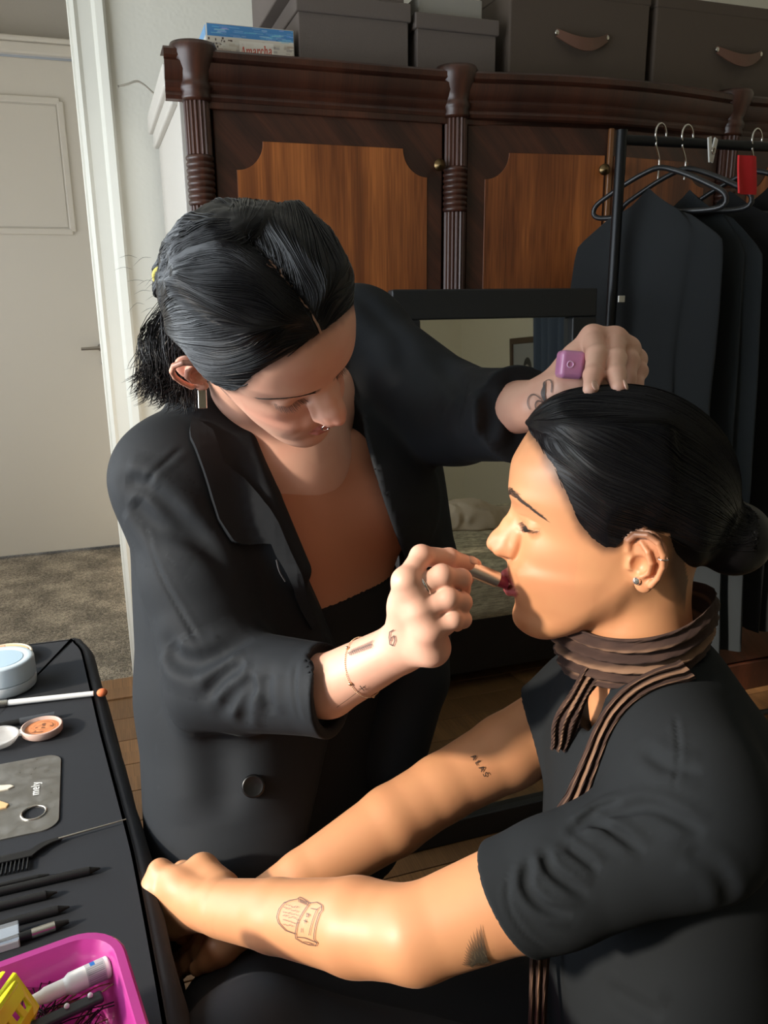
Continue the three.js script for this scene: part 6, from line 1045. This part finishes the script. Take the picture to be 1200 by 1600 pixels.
  part('brush_handle', rodGeo(sd2.clone().multiplyScalar(0.03), sd2.clone().multiplyScalar(0.16), 0.0044, 0.004, 12), black, sb); part('ferrule', rodGeo(sd2.clone().multiplyScalar(0.012), sd2.clone().multiplyScalar(0.032), 0.0046, 0.0046, 12), nickel, sb); part('bristle_tip', rodGeo(V(0, 0, 0), sd2.clone().multiplyScalar(0.013), 0.002, 0.0046, 12), black, sb);
  const sbx = thing('eyeshadow_box', 'small clear grey box behind the pink box', 'box', [-0.145, TT, -0.685], 0.1);
  part('base', box(0.05, 0.008, 0.022, 0.001), std({ color: rgb(190, 192, 196), roughness: 0.3 }), sbx, [0, 0.004, 0]); part('lid', box(0.05, 0.004, 0.022, 0.001), clear, sbx, [0, 0.0105, 0]);
}
// ---------- pink box of pins ----------
const pinkMat = phy({ color: rgb(206, 66, 166), roughness: 0.3, transmission: 0.4, thickness: 0, clearcoat: 0.4 });
const PB = V(-0.142, TT, -0.467);
{
  const t = thing('pink_tub', 'pink plastic tub of hair pins at the near corner of the table', 'tub', [PB.x, PB.y, PB.z], 0.17);
  const hw = 0.125, hd = 0.095, hh = 0.08, r = 0.032, ring = (w, d, rr, y) => { const p = []; for (const [cx, cz, a0] of [[w - rr, d - rr, 0], [-w + rr, d - rr, 90], [-w + rr, -d + rr, 180], [w - rr, -d + rr, 270]]) for (let i = 0; i <= 8; i++) { const a = (a0 + i * 90 / 8) * R; p.push([cx + rr * Math.cos(a), y, cz + rr * Math.sin(a)]); } return p; };
  const levels = [ring(hw - 0.014, hd - 0.014, r - 0.01, 0.0), ring(hw - 0.01, hd - 0.01, r - 0.006, 0.004), ring(hw - 0.002, hd - 0.002, r, hh - 0.012), ring(hw + 0.004, hd + 0.004, r + 0.004, hh - 0.01), ring(hw + 0.005, hd + 0.005, r + 0.005, hh - 0.002), ring(hw + 0.003, hd + 0.003, r + 0.003, hh), ring(hw - 0.003, hd - 0.003, r - 0.002, hh), ring(hw - 0.005, hd - 0.005, r - 0.003, hh - 0.003), ring(hw - 0.013, hd - 0.013, r - 0.009, 0.007), ring(hw - 0.02, hd - 0.02, r - 0.014, 0.004)];
  const P = [], I = [], n = levels[0].length; levels.forEach((l) => l.forEach((p) => P.push(...p)));
  for (let j = 0; j < levels.length - 1; j++) for (let i = 0; i < n; i++) { const a = j * n + i, b = j * n + (i + 1) % n; I.push(a, a + n, b, b, a + n, b + n); }
  for (const [l, f] of [[0, 1], [levels.length - 1, 0]]) { const k = P.length / 3; P.push(0, levels[l][0][1], 0); for (let i = 0; i < n; i++) f ? I.push(k, l * n + i, l * n + (i + 1) % n) : I.push(k, l * n + (i + 1) % n, l * n + i); }
  const g = new THREE.BufferGeometry(); g.setAttribute('position', new THREE.Float32BufferAttribute(P, 3)); g.setIndex(I); const ng = toCreasedNormals(g.toNonIndexed(), 0.7);
  part('tub_body', ng, pinkMat, t);
  const inTub = (x, y, z) => V(x, y, z).applyAxisAngle(V(0, 1, 0), 0.17).add(PB).toArray();
  // bottle of lash glue
  const bt = thing('glue_bottle', 'small white bottle with a blue stripe lying in the pink tub', 'bottle', inTub(0.075, 0.064, -0.066), 0.17 + 0.1); bt.scale.setScalar(0.82);
  part('bottle_body', lathe([[0, -0.002], [0.0085, -0.002], [0.01, 0], [0.01, 0.034], [0.0075, 0.038], [0.007, 0.041]], 28).rotateZ(Math.PI / 2).translate(0.05, 0, 0), white, bt);
  part('bottle_cap', lathe([[0.0072, 0.04], [0.0072, 0.056], [0.006, 0.059], [0.0048, 0.07], [0.003, 0.073], [0, 0.073]], 24).rotateZ(Math.PI / 2).translate(0.05, 0, 0), std({ color: rgb(245, 242, 236), roughness: 0.4 }), bt);
  part('label', lathe([[0.0101, 0.003], [0.0101, 0.02]], 28).rotateZ(Math.PI / 2).translate(0.05, 0, 0), std({ map: canvasTex(256, 64, (c, w, h) => { c.fillStyle = '#b9bcc0'; c.fillRect(0, 0, w, h); c.fillStyle = '#8c9196'; for (let i = 0; i < 40; i++) c.fillRect(i * 7, 4, 2 + (i * 7919 % 3), h - 8); c.fillStyle = '#b9bcc0'; c.fillRect(60, 0, 110, h); c.fillStyle = '#1d6fc0'; c.fillRect(60, 18, 110, 16); }), roughness: 0.5, side: THREE.DoubleSide }), bt);
  // black clasp
  const bar = thing('hair_barrette', 'flat black barrette beside the white bottle in the pink tub', 'barrette', inTub(0.078, 0.06, -0.046), 0.25);
  part('bar', box(0.06, 0.005, 0.01, 0.002), std({ color: rgb(44, 46, 48), roughness: 0.35 }), bar); for (const s of [-1, 0.2, 0.9]) part('stud', new THREE.SphereGeometry(0.002, 12, 8), white, bar, [s * 0.024, 0.0035, -0.002]);
  // yellow claw clip
  const yl = std({ color: rgb(232, 232, 40), roughness: 0.3 }), cl = thing('claw_clip', 'bright yellow claw clip in the pink tub', 'hair clip', inTub(0.028, 0.08, -0.04), 1.1);
  const jaw = (s) => { const S = new THREE.Shape(); S.moveTo(-0.045, 0); S.lineTo(0.045, 0); S.lineTo(0.042, 0.03); for (let i = 0; i < 7; i++) { S.lineTo(0.04 - i * 0.0115, 0.031); S.lineTo(0.036 - i * 0.0115, 0.044); S.lineTo(0.0325 - i * 0.0115, 0.031); } S.lineTo(-0.042, 0.03); S.closePath(); for (let i = 0; i < 6; i++) { const h = new THREE.Path(); h.moveTo(-0.036 + i * 0.0125, 0.012); h.lineTo(-0.028 + i * 0.0125, 0.012); h.lineTo(-0.028 + i * 0.0125, 0.022); h.lineTo(-0.036 + i * 0.0125, 0.022); S.holes.push(h); } const g = new THREE.ExtrudeGeometry(S, { depth: 0.003, bevelEnabled: true, bevelSize: 0.0008, bevelThickness: 0.0008, bevelSegments: 1 }); const p = g.attributes.position; for (let i = 0; i < p.count; i++) { const y = p.getY(i); p.setZ(i, p.getZ(i) + s * (0.006 + 0.02 * Math.sin(Math.min(1, y / 0.04) * 2.2))); } p.needsUpdate = true; g.computeVertexNormals(); return g.rotateX(Math.PI).translate(0, 0.014, 0); };
  cl.scale.setScalar(0.8); part('claw', jaw(1), yl, cl); part('claw', jaw(-1), yl, cl);
  for (const s of [-1, 1]) part('grip', (() => { const S = new THREE.Shape(); S.moveTo(-0.017, 0); S.lineTo(0.017, 0); S.lineTo(0.021, 0.024); S.quadraticCurveTo(0, 0.036, -0.021, 0.024); S.closePath(); return new THREE.ExtrudeGeometry(S, { depth: 0.003, bevelEnabled: true, bevelSize: 0.001, bevelThickness: 0.001, bevelSegments: 1 }).rotateX(0.7 * s); })(), yl, cl, [0, 0.013, s * 0.006]);
  part('spring', tube([[-0.012, 0.013, 0], [0.012, 0.013, 0]], 0.004, 2, 10), nickel, cl);
  // pins: hair pins and grips, one by one
  const pinMat = [std({ color: rgb(24, 22, 22), roughness: 0.3, metalness: 0.4 }), std({ color: rgb(70, 52, 40), roughness: 0.3, metalness: 0.6 }), std({ color: rgb(150, 130, 96), roughness: 0.25, metalness: 0.9 })];
  const pin = (l, w, wob) => { const p = []; for (let i = 0; i <= 6; i++) p.push([-w, wob * 0.0012 * Math.sin(i * 2.1), l * (1 - i / 6)]); for (let i = 1; i < 5; i++) { const a = Math.PI - i * Math.PI / 5; p.push([w * Math.cos(a), 0, -w * 1.2 * Math.sin(a)]); } for (let i = 0; i <= 6; i++) p.push([w, wob * 0.0012 * Math.cos(i * 1.7), l * i / 6]); return tube(p, 0.00055, 30, 5); };
  const geos = [pin(0.05, 0.0028, 0), pin(0.048, 0.0014, 1), pin(0.06, 0.005, 1)];
  for (let i = 0; i < 230; i++) {
    const x = -0.085 + 0.185 * rnd(), z = -0.05 + 0.125 * rnd(), lay = Math.floor(i / 46); 
    const m = solo('hair_pin', geos[i % 3], pinMat[rnd() < 0.6 ? 0 : rnd() < 0.6 ? 1 : 2], 'thin metal hair pin in the heap in the pink tub', 'hair pin', inTub(clamp(x + 0.02, -0.07, 0.068), 0.016 + 0.0085 * lay + 0.004 * rnd(), clamp(z - 0.02, -0.06, 0.05)), 'loose pins heaped in the pink tub');
    m.rotation.set((rnd() - 0.5) * 0.3, rnd() * 6.28, (rnd() - 0.5) * 1.2);
  }
}
// ---------- standing mirror ----------
{
  const lean = 2.6 * R, w = 0.49, h = 1.315, fr = 0.062, t = thing('standing_mirror', 'tall mirror in a wide black frame standing before the wardrobe', 'mirror', [0.822, 0, -1.56]);
  const g = new THREE.Group(); t.rotation.x = -lean;
  const fm = std({ color: rgb(22, 24, 27), roughness: 0.5 });
  const bar = (bw, bh, x, y) => part('frame_bar', box(bw, bh, 0.03, 0.004), fm, t, [x, y, -0.005]);
  bar(w, fr, 0, h - fr / 2); bar(w, fr, 0, fr / 2); bar(fr, h - 2 * fr, -w / 2 + fr / 2, h / 2); bar(fr, h - 2 * fr, w / 2 - fr / 2, h / 2);
  part('backing', box(w - 0.01, h - 0.01, 0.008), std({ color: rgb(70, 55, 42), roughness: 0.8 }), t, [0, h / 2, -0.022]);
  part('mirror_glass', box(w - 2 * fr + 0.008, h - 2 * fr + 0.008, 0.004, 0.0005), std({ color: rgb(214, 214, 205), metalness: 1, roughness: 0.015 }), t, [0, h / 2, -0.012]);
  part('prop_leg', rodGeo(V(0, 0.9, -0.03), V(0, 0.03, -0.2), 0.012, 0.012), fm, t);
}
// ---------- bed, picture and curtain that the mirror shows ----------
{
  const b = thing('bed', 'bed with a beige cover reflected in the mirror', 'bed', [1.72, 0, -0.16]);
  const bw = 1.6, bl = 1.15, frame = std({ color: rgb(26, 22, 20), roughness: 0.6 });
  part('bed_base', box(bw, 0.2, bl, 0.01), frame, b, [0, 0.16, 0]);
  for (const [x, z] of [[-1, -1], [1, -1], [-1, 1], [1, 1]]) part('leg', rodGeo(V(x * (bw / 2 - 0.06), 0, z * (bl / 2 - 0.06)), V(x * (bw / 2 - 0.06), 0.08, z * (bl / 2 - 0.06)), 0.025), frame, b);
  part('mattress', box(bw - 0.02, 0.16, bl - 0.02, 0.05, 4), std({ color: rgb(220, 214, 200), roughness: 0.9 }), b, [0, 0.335, 0]);
  const cover = new RoundedBoxGeometry(bw + 0.03, 0.22, bl + 0.03, 8, 0.06), p = cover.attributes.position; for (let i = 0; i < p.count; i++) { const x = p.getX(i), y = p.getY(i), z = p.getZ(i); const n = 0.008 * noise(x * 7, y * 4, z * 7); p.setXYZ(i, x + n, y + n, z + n); } cover.computeVertexNormals();
  part('bed_cover', cover, std({ map: tex(256, 256, (u, v) => { const k = 0.86 + 0.3 * (wn(u, v, 24, 55) - 0.5) + 0.2 * (wn(u, v, 90, 56) - 0.5); return [222 * k, 210 * k, 182 * k]; }, true, [3, 3]), roughness: 1 }), b, [0, 0.345, 0]);
  const heap = (name, label, x, y, z, r, c, s) => { const f = (a, bq, d) => { const q = Math.sqrt((a / 1.3) ** 2 + (bq / 0.75) ** 2 + d * d) - r; return q * 0.7 + 0.03 * noise(a * 9 + s, bq * 9, d * 9) + 0.014 * Math.abs(noise(a * 22 + s, bq * 22, d * 22)); }; const m = solo(name, mesh3((a, bq, d) => smax(f(a, bq, d), -bq, 0.01), V(-0.35, -0.02, -0.3), V(0.35, 0.3, 0.3), 0.012), std({ color: rgb(...c), roughness: 0.95 }), label, 'clothes', [x, y, z]); return m; };
  heap('folded_clothes', 'heap of cream clothes lying on the bed in the mirror', 1.5, 0.455, -0.05, 0.15, [206, 188, 168], 3);
  heap('folded_clothes', 'heap of dark patterned clothes beside the cream heap on the bed', 1.95, 0.455, -0.1, 0.14, [92, 84, 78], 8);
  const pf = thing('picture', 'framed black and white photograph reflected in the mirror', 'picture', [XR - 0.02, 1.05, 1.32], -Math.PI / 2);
  part('picture_frame', (() => { const s = new THREE.Shape(); s.moveTo(-0.2, -0.26); s.lineTo(0.2, -0.26); s.lineTo(0.2, 0.26); s.lineTo(-0.2, 0.26); s.closePath(); const h = new THREE.Path(); h.moveTo(-0.17, -0.23); h.lineTo(-0.17, 0.23); h.lineTo(0.17, 0.23); h.lineTo(0.17, -0.23); h.closePath(); s.holes.push(h); return new THREE.ExtrudeGeometry(s, { depth: 0.015, bevelEnabled: true, bevelSize: 0.004, bevelThickness: 0.004, bevelSegments: 2 }); })(), std({ color: rgb(70, 50, 34), roughness: 0.4 }), pf, [0, 0, -0.004]);
  const ph = canvasTex(256, 340, (c, w, hh) => { c.fillStyle = '#9a9a96'; c.fillRect(0, 0, w, hh); c.fillStyle = '#63635f'; c.fillRect(0, hh * 0.6, w, hh * 0.4); c.fillStyle = '#2c2b2a'; c.beginPath(); c.ellipse(w * 0.45, hh * 0.36, 40, 54, 0, 0, 7); c.fill(); c.fillStyle = '#b5b2aa'; c.beginPath(); c.ellipse(w * 0.47, hh * 0.4, 26, 36, 0, 0, 7); c.fill(); c.fillStyle = '#383736'; c.beginPath(); c.ellipse(w * 0.48, hh * 0.82, 84, 96, 0, 0, 7); c.fill(); });
  part('photograph', new THREE.PlaneGeometry(0.345, 0.465), std({ map: ph, roughness: 0.4 }), pf, [0, 0, 0.006]);
  const cu = thing('curtain', 'dark blue grey curtain hanging beside the framed photograph', 'curtain', [XR - 0.08, 0.05, 0.88], -Math.PI / 2);
  const cg = new THREE.PlaneGeometry(0.4, 2.4, 60, 4), cp = cg.attributes.position; for (let i = 0; i < cp.count; i++) cp.setZ(i, 0.03 * Math.sin(cp.getX(i) * 70) + 0.008 * Math.sin(cp.getX(i) * 31)); cg.computeVertexNormals();
  part('drape', cg, std({ color: rgb(74, 84, 98), roughness: 0.9, side: THREE.DoubleSide }), cu, [0, 1.2, 0]);
  part('curtain_rod', rodGeo(V(-0.25, 2.42, 0), V(0.23, 2.42, 0), 0.012), std({ color: rgb(60, 50, 44), roughness: 0.4 }), cu);
}
// ---------- clothes rack ----------
{
  const fm = std({ color: rgb(26, 27, 29), roughness: 0.4, metalness: 0.5 }), ya = 1.632, A = V(1.14, 0, -1.66), B = V(2.0, 0, -1.62);
  const t = thing('clothes_rack', 'black metal clothes rack hung with dark garments', 'rack', [1.57, 0, -1.64]);
  const rail = (a, b, r) => rodGeo(a.clone().sub(t.position), b.clone().sub(t.position), r, r, 14);
  part('rail', rail(V(A.x, ya, A.z), V(B.x, ya, B.z), 0.011), fm, t);
  for (const p of [A, B]) { part('post', rail(V(p.x, 0.05, p.z), V(p.x, ya + 0.02, p.z), 0.012), fm, t); part('foot', rail(V(p.x - 0.06, 0.04, p.z + 0.2), V(p.x + 0.06, 0.04, p.z - 0.2), 0.012), fm, t); }
  part('lower_rail', rail(V(A.x, 0.12, A.z), V(B.x, 0.12, B.z), 0.009), fm, t);
  const chrome = std({ color: rgb(210, 208, 204), metalness: 1, roughness: 0.2 }), along = B.clone().sub(A).normalize();
  const hook = (x) => { const p = []; for (let i = 0; i <= 10; i++) { const a = (-35 + i * 24) * R; p.push([0, 0.032 + 0.024 * Math.sin(a), 0.024 * Math.cos(a)]); } p.unshift([0, 0.008, 0.018]); p.reverse(); p.push([0, -0.02, 0.0], [0, -0.06, 0]); return tube(p.map(([a, b, c]) => [a, b - 0.018, c]), 0.0022, 40, 8); };
  const hangerShape = (w, d) => { const s = []; for (const [x, y] of [[0, -0.055], [w * 0.25, -0.065], [w * 0.7, -0.098], [w * 0.97, -0.125], [w, -0.14], [w * 0.95, -0.15], [0, -0.151], [-w * 0.95, -0.15], [-w, -0.14], [-w * 0.97, -0.125], [-w * 0.7, -0.098], [-w * 0.25, -0.065]]) s.push([x, y, 0]); return tube(s, 0.0062, 90, 8, true); };
  const black2 = std({ color: rgb(30, 31, 33), roughness: 0.35 });
  const hanger = (u, turn, label, hookTurn = 0) => { const p = A.clone().addScaledVector(along, u), g = thing('clothes_hanger', label, 'hanger', [p.x, ya, p.z], turn, 'hangers on the rack'); part('hook', hook(), chrome, g); part('shoulder_bar', hangerShape(0.165), black2, g); return g; };
  hanger(0.1, -1.15, 'black hanger with a chrome hook at the near end of the rack'); hanger(0.17, -1.2, 'black hanger second from the near end of the rack'); hanger(0.36, -1.2, 'black hanger beside the red cloth'); 
  // hanging garments: cloth falling from the shoulders in folds
  const garment = (name, label, cat, u, turn, w, top, len, flare, mat, s, depth = 0.024) => {
    const p = A.clone().addScaledVector(along, u), g = thing(name, label, cat, [p.x, ya - top - len, p.z], turn, null); delete g.userData.group;
    const NX = 96, NY = 40, P = [], I = [];
    for (let j = 0; j <= NY; j++) for (let i = 0; i < NX; i++) {
      const v = j / NY, a = 2 * Math.PI * i / NX, sh = v < 0.12 ? Math.sqrt(v / 0.12) : 1, ww = w * (0.32 + 0.68 * sh) * (1 + flare * v), dd = depth * (0.3 + 0.7 * sstep(0, 0.15, v)) * (1 + 0.6 * v), fold = 1 + (0.05 + 0.13 * v) * Math.sin(a * 7 + s + 1.2 * noise(v * 2, s, 0)) + 0.05 * v * Math.sin(a * 13 + 2 * s), y = len * (1 - v) - (sh < 1 ? 0 : 0) - 0.045 * Math.abs(Math.cos(a)) * (1 - sstep(0, 0.2, v));
      P.push(ww * Math.cos(a) * fold + 0.01 * noise(v * 5, a, s), y + 0.012 * v * Math.sin(3 * a + s), dd * Math.sin(a) * fold);
    }
    for (let j = 0; j < NY; j++) for (let i = 0; i < NX; i++) { const a = j * NX + i, b = j * NX + (i + 1) % NX; I.push(a, b, a + NX, b, b + NX, a + NX); }
    const geo = new THREE.BufferGeometry(); geo.setAttribute('position', new THREE.Float32BufferAttribute(P, 3)); geo.setIndex(I); geo.computeVertexNormals();
    part('cloth', geo, mat, g); return g;
  };
  const cm = (c) => new THREE.MeshStandardMaterial({ color: rgb(...c), roughness: 0.95, side: THREE.DoubleSide });
  garment('hanging_shirt', 'dark charcoal garment nearest the mirror on the rack', 'garment', 0.075, -1.15, 0.165, 0.1, 0.85, 0.2, cm([24, 27, 29]), 1.0);
  garment('hanging_coat', 'dark slate coat hanging in the middle of the rack', 'garment', 0.19, -1.2, 0.17, 0.1, 1.1, 0.15, cm([30, 35, 38]), 2.7, 0.026);
  garment('hanging_shirt', 'black garment hanging behind the red cloth', 'garment', 0.305, -1.2, 0.17, 0.1, 1.05, 0.1, cm([17, 18, 20]), 4.1);
  garment('hanging_dress', 'black dress hanging at the right end of the rack', 'garment', 0.42, -1.25, 0.17, 0.08, 1.1, 0.1, cm([17, 18, 20]), 5.4);
  const rc = thing('red_cloth', 'small red cloth clipped to a hanger on the rack', 'cloth', [1.325, 1.5, -1.47], 0.3);
  const rg = new THREE.BoxGeometry(0.06, 0.075, 0.004, 14, 10, 1), rp = rg.attributes.position; for (let i = 0; i < rp.count; i++) rp.setZ(i, rp.getZ(i) + 0.006 * Math.sin(rp.getX(i) * 90 + rp.getY(i) * 25)); rg.computeVertexNormals();
  part('cloth', rg, std({ color: rgb(196, 32, 36), roughness: 0.85 }), rc, [0, 0.04, 0]);
  const cp = thing('clothes_clip', 'clear plastic trouser clip beside the red cloth', 'clip', [1.27, 1.575, -1.52], 0.4);
  for (const s of [-1, 1]) part('jaw', box(0.014, 0.05, 0.004, 0.0015), phy({ color: rgb(225, 225, 220), roughness: 0.15, transmission: 0.3, thickness: 0 }), cp, [s * 0.008, 0.02, 0]).rotation.z = -s * 0.28;
  part('spring', new THREE.TorusGeometry(0.006, 0.0018, 8, 18), nickel, cp, [0, 0.018, 0.004]);
  const wc = thing('garment_tag', 'small white tag on the charcoal garment', 'tag', [1.075, 1.29, -1.53], 0.4); part('tag', box(0.024, 0.014, 0.003, 0.001), std({ color: rgb(215, 214, 208), roughness: 0.6 }), wc);
}
// ---------- chair under the seated woman ----------
{
  const t = thing('chair', 'dark wooden chair under the seated person', 'chair', [0.56, 0, -0.6], 0.47), m = std({ color: rgb(38, 27, 20), roughness: 0.5 });
  part('seat', box(0.44, 0.04, 0.42, 0.012), m, t, [0.02, 0.325, 0]);
  for (const [x, z] of [[-0.17, -0.17], [-0.17, 0.17], [0.2, -0.17], [0.2, 0.17]]) part('leg', box(0.035, 0.31, 0.035, 0.005), m, t, [x, 0.155, z]);
  for (const z of [-0.17, 0.17]) part('back_post', box(0.03, 0.42, 0.03, 0.005), m, t, [0.235, 0.53, z]);
  for (const y of [0.5, 0.69]) part('back_rail', box(0.022, 0.07, 0.34, 0.006), m, t, [0.235, y, 0]);
}
renderer.render(scene, camera);
